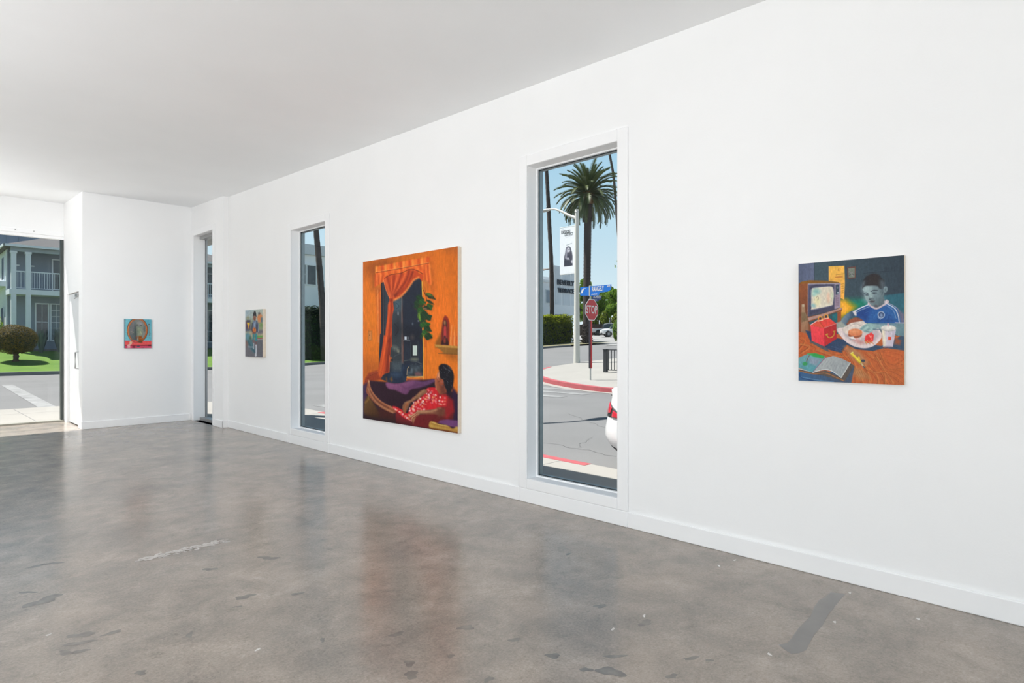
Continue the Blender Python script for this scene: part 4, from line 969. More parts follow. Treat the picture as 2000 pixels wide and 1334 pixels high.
# pavement around the gallery
near = [(-60,-40),(3.2,-40)]+[(5.80+.065*y, y) for y in (-20,0,4.5,9,13.4)]+[(2.5+4.2*cos(a), 13.4+4.2*sin(a)) for a in [i*pi/2/8 for i in range(1,9)]]+[(-60,17.6)]
m = MB(); m.prism([(x,y,-.12) for x,y in near], (0,0,.095))
for y in (-2.0,.3,2.6,4.9,7.2,9.5,11.8): m.box(XW+.01, 5.75+.065*y, y, y+.014, -.025, -.0242, 1)
for x in (-6,-3.2,-.4,2.0,): m.box(x, x+.015, YS+.2, 17.5, -.025, -.0242, 1)
m.box(-30, 5.5, 16.3, 16.315, -.025, -.0242, 1)
tag(m.build('sidewalk', [M_WALK, M_KERB]), 'pale concrete pavement right outside the gallery', 'sidewalk', kind='structure')
m = MB(); 
kp = [(5.80+.065*y, y) for y in (4.5,6,7.5,9,10.5,12.0)]
for (a, b) in zip(kp[:-1], kp[1:]):
    d = Vector((b[0]-a[0], b[1]-a[1])).normalized(); n = Vector((-d.y, d.x))
    m.prism([(a[0]-n.x*.012,a[1]-n.y*.012,-.11),(b[0]-n.x*.012,b[1]-n.y*.012,-.11),(b[0]+n.x*.13,b[1]+n.y*.13,-.11),(a[0]+n.x*.13,a[1]+n.y*.13,-.11)], (0,0,.088))
tag(m.build('curb', M_RED), 'red painted kerb of the pavement outside the gallery', 'curb', kind='structure')
# far corner pavement with its red kerb
arc = [(15.55,-40),(15.62,6),(15.70,10.5),(15.90,11.8),(16.45,13.3),(17.35,15.0),(19.2,17.2),(21.8,18.6),(25,19.15)]
def fz(x): return -.10+.042*(x-16)+.15
poly = [(x, y, fz(x)) for x, y in arc+[(60,19.3),(111,19.3),(111,-40)]]
m = MB(); m.prism([(x,y,z-.2) for x,y,z in poly], (0,0,.2))
def fp2(px, py): 
    return None
tag(m.build('sidewalk_corner', M_WALK), 'pale pavement on the far street corner', 'sidewalk', kind='structure')
m = MB()
ka = arc[1:8]
pts = crom(ka, 5, False)
for (a, b) in zip(pts[:-1], pts[1:]):
    d = Vector((b[0]-a[0], b[1]-a[1])).normalized(); n = Vector((d.y, -d.x))
    q = [(a-np.array((n.x,n.y))*.015), (b-np.array((n.x,n.y))*.015), (b+np.array((n.x,n.y))*.17), (a+np.array((n.x,n.y))*.17)]
    m.prism([(p[0],p[1],fz(p[0])-.16) for p in q], (0,0,.165))
tag(m.build('curb_corner', M_RED), 'red painted kerb curving round the far corner', 'curb', kind='structure')
m = MB()
for (a, b) in zip(pts[:-1], pts[1:]):
    d = Vector((b[0]-a[0], b[1]-a[1])).normalized(); n = Vector((d.y, -d.x))
    q = [(a[0]-n.x*.015,a[1]-n.y*.015), (b[0]-n.x*.015,b[1]-n.y*.015), (b[0]-n.x*.32,b[1]-n.y*.32), (a[0]-n.x*.32,a[1]-n.y*.32)]
    m.add([(p[0],p[1],tz(p[0])+.008) for p in q], [(0,1,2,3)])
tag(m.build('gutter', M_WALK), 'pale gutter strip at the foot of the red kerb', 'gutter', kind='structure')

# far side of the cross street: kerb, lawn, verge, concrete apron
m = MB()
surf(m, -60, 43, 52, lambda x: curb_n(x)-.16, lambda x: curb_n(x)+.02, 1, lambda x, y: tz(x)+.16)
surf(m, -60, 43, 52, lambda x: curb_n(x)-.16, lambda x: curb_n(x)-.159, 1, lambda x, y: tz(x)-.05+.21*min(1,max(0,(y-curb_n(x)+.16)/.001)))
tag(m.build('curb_far', M_KERB), 'grey kerb along the far side of the cross street', 'curb', kind='structure')
def rise(x, y):
    k = 1.0 if x < 19 else max(0.0, 1-(x-19)/4)
    if x < 1.7: k *= 1.0
    return min(.98, .125*max(0, y-curb_n(x)-.4))*k
def lawn_z(x, y): return tz(x)+.15+rise(x, y)
m = MB(); surf(m, 3.2, 24, 20, lambda x: curb_n(x)+.02, 60, 40, lawn_z)
surf(m, -60, 1.6, 10, lambda x: curb_n(x)+.02, 60, 30, lawn_z)
tag(m.build('lawn', M_LAWN), 'bright green lawn in front of the grey house', 'lawn', kind='structure')
m = MB(); surf(m, 1.6, 3.2, 2, lambda x: curb_n(x)+.02, 60, 24, lambda x, y: lawn_z(x, y)+.01)
tag(m.build('garden_path', M_WALK), 'pale path leading up through the lawn', 'path', kind='structure')
m = MB(); surf(m, 24, 49, 20, lambda x: curb_n(x)+.02, 60, 8, lambda x, y: tz(x)+.15)
tag(m.build('verge', M_DRYG), 'dry grass verge under the hedge', 'verge', kind='structure')
m = MB(); m.add([(x,y,tz(x)+.03) for x,y in [(44.0,31.0),(60,29.5),(111,29.5),(111,79),(49.5,79),(49,36),(46.5,32.2)]], [(0,1,2,3,4,5,6)])
tag(m.build('driveway', M_APRON), 'pale concrete side road climbing away', 'road', kind='structure')

# ---------------------------------------------------------------- outside: the grey house
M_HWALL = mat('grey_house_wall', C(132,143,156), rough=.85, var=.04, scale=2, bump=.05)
M_HSIDE = mat('sun_lightened_siding', (.70,.725,.76), rough=.85, var=.04, scale=2, stretch=(1,1,8))  # house grey made lighter on this side, sunlight put into the colour
M_HTRIM = mat('grey_white_trim', C(206,214,220), rough=.7, var=.03)
M_HROOF = mat('weathered_shingles', C(92,91,92), rough=.95, var=.22, scale=9, bump=.4, stretch=(1,3,3))
M_WINGL = mat('house_window_glass', (.035,.05,.06), rough=.08, var=.3, scale=1.5, spec=.8)
M_CURT = mat('pale_curtain', C(120,130,138), rough=.9, var=.12, scale=14, stretch=(8,1,.2))
HX0, HX1, HF, HW = 4.97, 18.0, 44.0, 45.6
h = empty('house', (11, 45, 1.0), 'grey two storey house with white columned porch behind the lawn', 'house')
m = MB(); m.box(HX0, HX1, HW, 56, .9, 6.95); m.build('wall', M_HWALL, h)
m = MB(); m.box(HX0-.03, HX0, HW+.01, 56, .9, 6.9); m.build('side_wall', M_HSIDE, h)
m = MB(); e = .38; zr = 9.2
a = [(HX0-e,HF-e,6.93),(HX1+e,HF-e,6.93),(HX1+e,56.4,6.93),(HX0-e,56.4,6.93)]; r = [(HX0+5.2,50,zr),(HX1-5.2,50,zr)]
m.add(a+r, [(0,1,5,4),(1,2,5),(2,3,4,5),(3,0,4),(3,2,1,0)]); m.build('roof', M_HROOF, h)
m = MB(); m.box(HX0-e-.02, HX1+e, HF-e-.04, HF-e+.02, 6.84, 6.97); m.box(HX0-e-.04, HX0-e+.02, HF-e-.04, 56.4, 6.84, 6.97); m.build('fascia', M_HTRIM, h)
m = MB(); m.box(HX0-.05, HX1, HF-.1, HF+.12, 6.62, 6.86); m.build('porch_beam', mat('grey_beam', C(150,162,170), rough=.8), h)
m = MB(); m.box(HX0-.12, HX1, HF-.13, HW, 4.18, 4.47); m.build('balcony_floor', M_HTRIM, h)
m = MB(); m.box(HX0-.1, HX1, HF-.1, HW, .75, 1.03); m.build('porch_floor', M_KERB, h)
for x in (5.05, 5.70, 11.2, 11.85, 17.3):
    m = MB(); m.box(x-.115, x+.115, HF-.115, HF+.115, 1.03, 6.62); m.box(x-.15, x+.15, HF-.15, HF+.15, 6.50, 6.62); m.build('column', M_HTRIM, h)
for (x0, x1) in ((5.17,5.585),(5.815,11.085),(11.965,17.185)):
    m = MB(); m.box(x0, x1, HF-.03, HF+.03, 5.46, 5.52); m.box(x0, x1, HF-.02, HF+.02, 4.53, 4.57)
    n = max(3, int((x1-x0)/.115))
    for k in range(n): x = x0+(k+.5)*(x1-x0)/n; m.box(x-.011, x+.011, HF-.011, HF+.011, 4.57, 5.46)
    m.build('railing', M_HTRIM, h)
def hwin(x0, x1, z0, z1, nx, nz, curtain=False, y=HW):
    m = MB(); f = .07
    for (a, b, c, d) in ((x0-f,x0,z0-f,z1+f),(x1,x1+f,z0-f,z1+f),(x0,x1,z1,z1+f),(x0,x1,z0-f,z0)): m.box(a, b, y-.06, y+.01, c, d)
    for k in range(1, nx): x = x0+(x1-x0)*k/nx; m.box(x-.012, x+.012, y-.045, y, z0, z1)
    for k in range(1, nz): z = z0+(z1-z0)*k/nz; m.box(x0, x1, y-.045, y, z-.012, z+.012)
    w = m.build('window', M_HTRIM, h)
    m = MB(); m.box(x0, x1, y-.03, y+.005, z0, z1); m.build('pane', M_WINGL, w)
    if curtain:
        m = MB(); n = 14; vs = []
        for (a, b) in ((x0+.02, x0+(x1-x0)*.42), (x0+(x1-x0)*.62, x1-.02)):
            pts = [(a+(b-a)*k/n, y-.036+.004*(k % 2), z) for k in range(n+1) for z in (z0+.02, z1-.02)]
            m.add(pts, [(2*k, 2*k+2, 2*k+3, 2*k+1) for k in range(n)])
        m.build('curtain', M_CURT, w)
hwin(6.29, 6.84, 1.6, 3.74, 2, 2); hwin(7.02, 7.95, 1.6, 3.74, 4, 6, True); hwin(8.15, 8.7, 1.6, 3.74, 2, 2); hwin(12.6, 14.4, 1.6, 3.74, 4, 4, True); hwin(15.0, 16.6, 1.5, 3.7, 3, 3)
hwin(7.10, 8.9, 4.5, 6.45, 2, 1); hwin(12.8, 14.6, 4.5, 6.45, 2, 1); hwin(15.2, 16.4, 4.9, 6.3, 2, 2)
for xx in (5.3, 6.0):
    m = MB(); m.box(xx, xx+.2, HW-.05, HW, 5.95, 6.03); m.build('porch_lamp', M_HTRIM, h)
# sunlit side: ledge, pipe, windows
m = MB(); m.box(HX0-.5, HX0-.03, 45.7, 56, 4.72, 4.86); m.box(HX0-.42, HX0-.03, 45.7, 56, 4.86, 5.02); m.build('ledge', M_HTRIM, h)
m = MB(); m.tube([(HX0-.06,45.5,1.0),(HX0-.06,45.5,6.8)], .045, 8); m.build('downpipe', M_HTRIM, h)
for (y0, z0, z1) in ((46.6,5.2,6.5),(50,5.2,6.5),(46.9,2.3,3.5),(50,2.3,3.5)):
    m = MB(); m.box(HX0-.08, HX0-.02, y0-.06, y0+.86, z0-.06, z1+.06); w = m.build('window', M_HTRIM, h)
    m = MB(); m.box(HX0-.085, HX0-.079, y0, y0+.8, z0, z1); m.build('pane', M_WINGL, w)

# metal sided block far behind the house
M_METAL = mat('blue_grey_metal_siding', C(140,148,166), rough=.7, metal=.1, var=.08, scale=1)
b = empty('apartment_block', (4, 66, 1), 'blue grey block with vertical ribbed siding behind the house roof', 'building')
m = MB(); m.box(-25, 20, 62, 72, 1.0, 13.5); m.build('wall', M_METAL, b)
m = MB()
for k in range(60): x = -24.8+k*.75; m.box(x, x+.06, 61.93, 62, 1.0, 13.5)
m.build('siding_rib', M_METAL, b)

# planting on the lawn
M_LEAFD = mat('dark_leaf', C(34,50,28), col2=C(52,72,38), rough=.6, spec=.15, scale=3, trans=.15)
M_LEAFB = mat('bronze_leaf', C(66,66,26), col2=C(126,104,46), rough=.6, spec=.15, scale=5, trans=.25)
M_LEAFG = mat('green_leaf', C(70,104,30), col2=C(108,142,50), rough=.6, spec=.15, scale=1.2, trans=.45, tcol=(.26,.40,.05))
M_LEAFY = mat('yellow_green_leaf', C(92,110,26), col2=C(124,136,42), rough=.6, spec=.15, scale=2, trans=.3)
M_HEDGE = mat('hedge_leaf', (.045,.065,.010), col2=(.08,.10,.014), rough=.6, spec=.15, scale=2, trans=.45, tcol=(.42,.50,.03))
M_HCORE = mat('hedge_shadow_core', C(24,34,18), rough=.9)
M_BARK = mat('brown_bark', C(92,76,62), rough=.95, var=.25, scale=6, bump=.5)
def leaf_ball(m, c, r, n, size, mi=0, power=1.0, keep=None):
    for _ in range(n):
        v = Vector((random.gauss(0,1), random.gauss(0,1), random.gauss(0,1))).normalized()
        k = random.uniform(.86, 1.04)*(1+.05*sin(5*v.x+3*v.z)*cos(4*v.y))
        p = (c[0]+v.x*r[0]*k, c[1]+v.y*r[1]*k, c[2]+v.z*r[2]*k)
        if keep and not keep(p): continue
        n2 = v+Vector((random.uniform(-.8,.8), random.uniform(-.8,.8), random.uniform(-.8,.8)))
        m.leaf(p, size*random.uniform(.6,1.3), n2, mi, .6)
tb = (4.71, 40.3)
gz = lawn_z(*tb)
t = empty('topiary_bush', (tb[0], tb[1], gz), 'round clipped bronze topiary bush on a short trunk', 'bush')
m = MB(); m.ellipsoid((tb[0],tb[1],gz+1.12), (.82,.82,.62), 20, 12, 1, .05); leaf_ball(m, (tb[0],tb[1],gz+1.14), (.93,.93,.75), 12000, .058, 0)
for k in range(160): 
    a = random.random()*2*pi; rr = random.uniform(.2,.75); m.leaf((tb[0]+rr*cos(a), tb[1]+rr*sin(a), gz+.42+rr*.22+random.uniform(-.1,.08)), .1, (random.random(),random.random(),random.random()+.3), 0)
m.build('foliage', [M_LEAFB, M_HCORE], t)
m = MB(); m.tube([(tb[0],tb[1],gz-.05),(tb[0]+.02,tb[1],gz+.25),(tb[0],tb[1],gz+.6)], [.19,.14,.12], 10)
for a in (0,1.3,2.6,3.9,5.2): m.tube([(tb[0],tb[1],gz+.3),(tb[0]+.45*cos(a),tb[1]+.45*sin(a),gz+.85)], [.06,.03], 6)
m.build('trunk', M_BARK, t)
def shrub(name, x, y, z, r, label, cat, mats=None, n=1500, size=.12, group=None, zc=None):
    s = empty(name, (x, y, z), label, cat, group)
    m = MB(); c = (x, y, z+(zc if zc else r[2]*.95)); m.ellipsoid(c, [q*.86 for q in r], 12, 8, 1, .08); leaf_ball(m, c, r, n, size, 0)
    m.build('foliage', mats or [M_LEAFD, M_HCORE], s)
    m = MB(); m.tube([(x,y,z-.1),(x,y,z+r[2])], [.08,.05], 6); m.build('stem', M_BARK, s)
    return s
shrub('shrub', 3.95, 46.6, lawn_z(3.95,46.6), (.92,.9,1.0), 'rounded green shrub against the sunlit side of the grey house', 'shrub', [M_LEAFG, M_HCORE], 2200, .10, zc=1.35)
def spiky(x, y, z, h, n, label, group):
    s = empty('agave', (x, y, z), label, 'plant', group)
    m = MB()
    for k in range(n):
        a = 2*pi*k/n*2.4+random.random(); tilt = random.uniform(.03,.30); L = h*random.uniform(.75,1.1)
        d = Vector((cos(a)*sin(tilt), sin(a)*sin(tilt), cos(tilt))); side = Vector((-sin(a), cos(a), 0))*.055
        p0 = Vector((x,y,z))+Vector((cos(a),sin(a),0))*.05
        p1 = p0+d*L*.55; p2 = p0+d*L-Vector((0,0,L*.12*sin(tilt)))
        m.add([p0-side*.7, p0+side*.7, p1+side, p1-side, p2], [(0,1,2,3),(3,2,4)])
    m.build('leaves', mat('agave_leaf', C(70,84,84), col2=C(96,110,104), rough=.5, scale=3), s)
    return s
pl = [(6.2+.86*k, 43.3+.1*(k % 2), 1.35+.1*(k % 3)) for k in range(4)]+[(13.2+.86*k, 43.3+.1*(k % 2), 1.35+.1*(k % 2)) for k in range(5)]
for x, y, hh in pl:
    spiky(x, y, lawn_z(x,y)-.03, hh, 60, 'dark spiky plant in the row below the porch of the grey house', 'spiky plants along the porch')

# ---------------------------------------------------------------- outside: white apartment buildings and hedges
M_WHITE = mat('white_render', C(238,242,246), rough=.85, var=.03, scale=1, bump=.04)
M_WTRIM = mat('white_window_frame', C(236,240,242), rough=.6)
b = empty('apartment_building', (28, 45, 0), 'white two storey apartment building behind the hedge and leaning palm trunk', 'building')
m = MB(); m.box(20.2, 38.0, 45.3, 56, .0, 9.0); m.build('wall', M_WHITE, b)
m = MB(); m.box(20.0, 38.2, 45.0, 56, 8.45, 9.25); m.build('fascia', mat('pale_grey_fascia', C(206,212,216), rough=.8), b)
for (x0, x1, z0, z1, nz) in ((22.2,23.26,6.08,7.62,2),(23.42,24.15,6.08,7.6,1),(26.5,28.5,6.08,7.6,1),(31,33,6.08,7.6,1),(22.2,24.1,2.6,4.2,1),(27,29,2.6,4.2,1)):
    m = MB(); f = .09; y = 45.3
    for (a, c, d, e_) in ((x0-f,x0,z0-f,z1+f),(x1,x1+f,z0-f,z1+f),(x0,x1,z1,z1+f),(x0,x1,z0-f,z0)): m.box(a, c, y-.07, y+.01, d, e_)
    for k in range(1, nz): z = z0+(z1-z0)*k/nz; m.box(x0, x1, y-.05, y, z-.02, z+.02)
    w = m.build('window', M_WTRIM, b); m = MB(); m.box(x0, x1, y-.03, y+.005, z0, z1); m.build('pane', M_WINGL, w)

b = empty('sign_building', (50, 43, 1), 'white building with ribbed wall and large letter sign above the clipped hedge', 'building')
m = MB(); m.box(48.95, 52.6, 41.0, 41.5, 4.4, 9.56); m.build('wing_wall', M_WHITE, b)
m = MB()
for (x0, x1) in ((49.15,50.1),(50.45,51.75),(52.0,52.5)):
    k = x0
    while k < x1: m.box(k, k+.05, 40.95, 41.0, 5.4, 9.5); k += .11
m.build('wall_rib', M_WHITE, b)
for xx in (52.02, 49.0):
    m = MB(); m.box(xx, xx+.28, 41.1, 41.4, 1.3, 4.4); m.build('post', M_WHITE, b)
m = MB(); m.box(48.95, 58, 46.5, 47, 1.3, 7.9); m.build('carport_wall', mat('dark_carport', C(70,72,76), rough=.9), b)
M_LETT = mat('dark_letter_metal', C(62,70,80), rough=.5, metal=.2)
for (tx, sz_, xx, zz) in (('BEVERLY', .74, 50.80, 7.78), ('TERRACE', .66, 50.86, 6.93)):
    m = MB(); text_add(m, tx, sz_, (xx, 40.86, zz), (1,0,0), (0,0,1), .05, .012); m.build('lettering', M_LETT, b)
m = MB(); m.box(38.4, 48.95, 41.25, 45.7, 1.0, 7.75); m.build('wall', M_WHITE, b)
m = MB(); m.box(38.3, 48.95, 41.1, 45.7, 7.70, 7.92); m.build('ledge', M_WTRIM, b)
m = MB(); m.box(38.4, 57.0, 45.7, 52, 7.9, 9.0); m.build('upper_wall', M_WHITE, b)
m = MB(); m.prism([(46.5,45.5,8.3),(53.6,45.5,9.88),(53.6,45.5,9.98),(46.5,45.5,8.4)], (0,6.5,.35)); m.build('roof', mat('brown_roof_tile', C(120,104,94), rough=.9, var=.2, scale=12), b)
m = MB(); m.box(47.9, 48.65, 41.19, 41.25, 5.5, 6.95); w = m.build('window', M_WTRIM, b); m = MB(); m.box(47.95, 48.6, 41.18, 41.19, 5.55, 6.9); m.build('pane', mat('blue_grey_pane', C(130,146,160), rough=.2), w)

def hedge(x0, x1, y0, y1, zf, ht, label, n, size, leafm):
    s = empty('hedge', ((x0+x1)/2, (y0+y1)/2, zf((x0+x1)/2)), label, 'hedge')
    m = MB(); i = .14; k = 14
    for j in range(k):
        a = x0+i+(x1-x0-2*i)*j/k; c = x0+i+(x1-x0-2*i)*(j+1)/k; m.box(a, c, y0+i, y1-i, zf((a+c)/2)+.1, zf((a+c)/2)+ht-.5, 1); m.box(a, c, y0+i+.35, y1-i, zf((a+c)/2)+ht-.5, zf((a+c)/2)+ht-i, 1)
    A1 = (x1-x0)*ht; A2 = (x1-x0)*(y1-y0); A3 = (y1-y0)*ht
    for _ in range(n):
        x = random.uniform(x0, x1); y = random.uniform(y0, y1); z = random.uniform(.05, ht)
        q = random.random()*(A1+A2*2.2+A3); nr = Vector((random.uniform(-.7,.7), random.uniform(-.7,.7), random.uniform(-.4,.7)))
        if q < A1:
            if random.random() < .45*(1-z/ht): continue
            y = y0+random.uniform(-.06,.12)+.05*sin(x*3+z*2); nr += Vector((0,-1,0))
            if z > ht-.6: y += (z-ht+.6)*.8; nr += Vector((0,.9,1.6))
        elif q < A1+A2*2.2:
            z = ht+random.uniform(-.15,.09)+.06*sin(x*2.3)+.05*sin(x*5.1); nr += Vector((0,0,1.2))
            if y < y0+.6: z -= (y0+.6-y)*1.1
        else: x = random.choice((x0, x1))+random.uniform(-.1,.1); nr += Vector((1 if x > x0+.5 else -1,0,0))
        m.leaf((x, y, zf(x)+z), size*random.uniform(.6,1.3), nr, 0, .6)
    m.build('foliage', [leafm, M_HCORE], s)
    return s
hedge(38.6, 47.25, 37.1, 38.7, lambda x: tz(x)+.12, 2.72, 'thick clipped hedge below the letter sign, its top lit yellow green', 11000, .2, M_HEDGE)
hedge(18.9, 30.0, 36.85, 38.6, lambda x: tz(x)+.12, 3.55, 'tall dark hedge behind the leaning palm trunk', 9000, .17, M_LEAFD)

# ---------------------------------------------------------------- outside: palms
M_PTRUNK = mat('palm_trunk', C(68,60,57), rough=.95, var=.3, scale=3, bump=.7, bscale=12, stretch=(1,1,5))
M_FROND = mat('palm_frond', C(56,74,36), col2=C(96,106,58), rough=.5, scale=.8, trans=.12)
M_DEADF = mat('dry_frond', C(122,92,58), rough=.8, var=.2)
def frond(m, p, az, el, L, droop, nl=26, width=.5, mi=0):
    """a feather frond: curved rib with leaflets on both sides"""
    d = Vector((cos(az), sin(az), 0)); side = Vector((-sin(az), cos(az), 0)); pts = []
    P = Vector(p); e = el
    for k in range(nl+1):
        pts.append(P.copy()); e = el-droop*(k/nl)**1.2; P = P+(d*cos(e)+Vector((0,0,1))*sin(e))*(L/nl)
    m.tube(pts[::4]+[pts[-1]], [.045]*(len(pts[::4]))+[.01], 4, mi)
    for k in range(2, nl):
        t = k/nl; T = (pts[k+1]-pts[k]).normalized(); up = side.cross(T).normalized()
        if up.z < 0: up = -up
        wl = width*(sin(pi*min(1,t*.9+.08))**.6)
        for s in (-1, 1):
            for q in (0, .5):
                b0 = pts[k].lerp(pts[k+1], q)
                tip = b0+side*s*wl*.72+T*wl*.75+up*wl*.28+Vector((0,0,-1))*wl*.2*random.random()
                m.add([b0-T*.035, b0+T*.05, tip], [(0,1,2)], mi)
px_, py_ = 47.05, 35.2; pz = tz(px_)+.15
t = empty('palm_tree', (px_, py_, pz), 'stout date palm with full feathery crown behind the stop sign', 'palm tree')
def trunk(m, pts, rad, rings, n=12, mi=0):
    P = []; R = []
    Q = crom(pts, 8, False)
    # ringed trunk
    N = rings
    for k in range(N+1):
        s = k/N*(len(Q)-1); i = min(int(s), len(Q)-2); f = s-i
        P.append(Q[i]*(1-f)+Q[i+1]*f); r = rad[0]+(rad[1]-rad[0])*k/N; R.append(r*(1.05 if k % 2 else .97))
    m.tube(P, R, n, mi)
m = MB(); trunk(m, [(px_-.15,py_,pz-.1),(px_-.05,py_,pz+5),(px_+.05,py_,pz+10),(px_+.2,py_,pz+14.2)], (.34,.36), 90)
for k in range(200):
    a = random.random()*2*pi; z = pz+random.random()*1.8; rr = .40+.25*max(0, 1-(z-pz)/1.8)*random.random(); m.tube([(px_+rr*cos(a)*.7-.1,py_+rr*sin(a)*.7,z),(px_+rr*1.05*cos(a)-.1,py_+rr*1.05*sin(a),z+.12)], [.09,.03], 5)
for k in range(40):
    a = random.random()*2*pi; z = pz+11.6+random.random()*.5; m.tube([(px_+.1+.34*cos(a),py_+.34*sin(a),z),(px_+.1+.46*cos(a),py_+.46*sin(a),z+.2)], [.07,.03], 5)
m.build('trunk', M_PTRUNK, t)
m = MB(); top = (px_+.2, py_, pz+14.6)
m.ellipsoid((top[0],top[1],top[2]-.4), (.62,.62,.9), 12, 8, 1, .1)
N = 130
for k in range(N):
    u = (k+.5)/N; az = k*2.39996+random.uniform(-.15,.15)
    el = 1.45-2.05*u+random.uniform(-.12,.12); L = random.uniform(2.9,3.6)*(.82 if u < .12 else 1)
    frond(m, (top[0]+.2*cos(az), top[1]+.2*sin(az), top[2]+.15-.7*u), az, el, L, random.uniform(1.0,1.5)*(0.55+.5*min(1,u*2)), 24, .46)
m.build('crown', [M_FROND, M_DEADF], t)
def thin_palm(path, r0, r1, label, crown_L=1.6):
    x, y, z = path[0]
    t = empty('fan_palm', (x, y, z), label, 'palm tree')
    m = MB(); trunk(m, path, (r0, r1), 60, 10); m.build('trunk', M_PTRUNK, t)
    m = MB(); T = path[-1]
    for k in range(46):
        az = k*2.39996; el = 1.3-2.6*(k/46); frond(m, T, az, el, crown_L, .5, 10, .5)
    m.build('crown', M_FROND, t)
thin_palm([(46.78,39.4,1.2),(46.76,39.4,5.0),(46.71,39.43,9.1),(46.57,39.58,13.2),(46.46,39.69,16.3),(46.35,39.80,18.9),(46.0,40.1,24.5),(45.85,40.2,26.5)], .24, .17, 'thin tall palm trunk left of the street lamp rising over the hedge')
thin_palm([(59.4,39.0,1.9),(59.25,39.3,8),(58.96,39.7,14.4),(58.79,39.86,17.35),(58.67,39.99,19.6),(58.52,40.13,21.35),(58.24,40.43,23.5),(57.6,41,28)], .17, .13, 'thin distant palm trunk at the top right behind the date palm crown')
thin_palm([(20.05,36.42,.15),(20.0,36.46,2.0),(19.96,36.5,3.75),(19.89,36.58,5.1),(19.78,36.7,7.1),(19.66,36.82,8.95),(19.4,37.0,13),(19.2,37.1,15.5)], .235, .15, 'leaning palm trunk in front of the tall dark hedge')

# ---------------------------------------------------------------- outside: street furniture
M_GALV = mat('galvanised_steel', C(190,190,186), rough=.5, metal=.35, var=.05)
M_CONC = mat('lamp_post_concrete', C(212,208,198), rough=.7, var=.04, scale=10)
def lampost(x, y, label, head_y, rise_=.6, low=False):
    z = fz(x) if x > 12 else -.025
    t = empty('street_lamp', (x, y, z), label, 'street lamp')
    m = MB(); m.tube([(x,y,z-.05),(x,y,z+.9),(x,y,z+7.85)], [.17,.155,.10], 16); m.build('pole', M_CONC, t)
    return t, z
lx, ly = 24.57, 19.04
t, lz = lampost(lx, ly, 'pale concrete street lamp with a long arm beside the date palm', 0)
m = MB(); m.tube([(lx,ly+.05,7.82),(lx,ly+.5,8.02),(lx,ly+1.0,8.30),(lx,ly+1.45,8.50),(lx,ly+1.9,8.55)], [.085,.075,.06,.05,.045], 10); m.build('arm', M_CONC, t)
m = MB(); vs = []
m.tube([(lx,ly+1.75,8.54),(lx,ly+1.95,8.53),(lx,ly+2.3,8.51),(lx,ly+2.5,8.50)], [.06,.15,.16,.05], 12, squash=.45); m.build('lamp_head', M_GALV, t)
m = MB(); m.lathe([(0,.16),(.05,.15),(.06,.03),(.06,0)], (lx,ly+2.0,8.58), n=10); m.build('photocell', mat('black_plastic', (.02,.02,.022), rough=.5), t)
m = MB(); m.lathe([(.12,0),(.12,.03),(0,.05)], (lx,ly,8.13), n=12); m.build('pole_cap', M_GALV, t)
# banner hanging from the lamp
def pic_banner():
    P = Pic(70, 190, [(0,0),(100,0),(100,270),(0,270)], (246,246,248), 8)
    P.frame(0,0,1)
    P.poly([(30,262*.86),(30,170),(36,150),(42,118),(52,112),(64,112),(74,122),(82,150),(86,170),(86,226)], (74,74,86), soft=2)
    P.poly([(34,176),(44,120),(56,114),(50,160),(46,190)], (150,146,158), soft=4); P.ell((60,135),(10,17),(214,210,218), soft=4); P.line([(54,132),(70,130)], 3, (110,108,118)); P.poly([(54,146),(72,144),(68,164),(58,164)], (92,90,100), soft=3); P.ell((63,150),(3,2),(190,180,186)); P.poly([(46,176),(62,178),(66,190),(50,190)], (190,186,194), soft=4); P.poly([(70,120),(82,150),(84,190),(74,190)], (92,90,102), soft=4)
    P.poly([(74,196),(86,192),(86,210),(78,212)], (196,192,200), soft=3); P.poly([(30,190),(60,190),(72,226),(30,226)], (66,68,80), soft=4)
    P.line([(46,103),(80,97)], 4, (176,178,184)); P.line([(18,8),(40,7)], 2, (206,208,212)); P.line([(40,58),(74,55)], 2, (214,214,218))
    return P.finish(.01)
bt, bb_, bw = 7.42, 5.02, .98
ban = empty('banner', (lx, ly+.13, bb_), 'white banner with a black and white portrait hanging from the lamp post', 'banner')
pb = pic_banner()
o = pb.mesh('banner_print', (-.014, bw, bt-bb_), (0, -bw, 0), (0, 0, -(bt-bb_)), M_PIC); o.parent = ban
m = MB(); m.box(lx-.0135, lx-.0085, ly+.13, ly+.13+bw, bb_, bt); m.build('cloth', mat('white_banner_cloth', C(216,216,218), rough=.8), ban)
m = MB(); text_add(m, 'DESIGN', .22, (lx-.018, ly+.13+bw*.60, bb_+(bt-bb_)*.905), (0,-1,0), (0,0,1), .001, .003, sx=.78); m.build('lettering', mat('black_print', (.02,.02,.022), rough=.6), ban)
m = MB(); text_add(m, 'DISTRICT', .22, (lx-.018, ly+.13+bw*.38, bb_+(bt-bb_)*.845), (0,-1,0), (0,0,1), .001, .003, sx=.62)
m.build('lettering', mat('black_print', (.02,.02,.022), rough=.6), ban)
for zz in (bt+.03, bb_-.03):
    m = MB(); m.tube([(lx,ly+.05,zz),(lx,ly+.13+bw,zz)], .016, 6); m.build('bracket', M_GALV, ban)

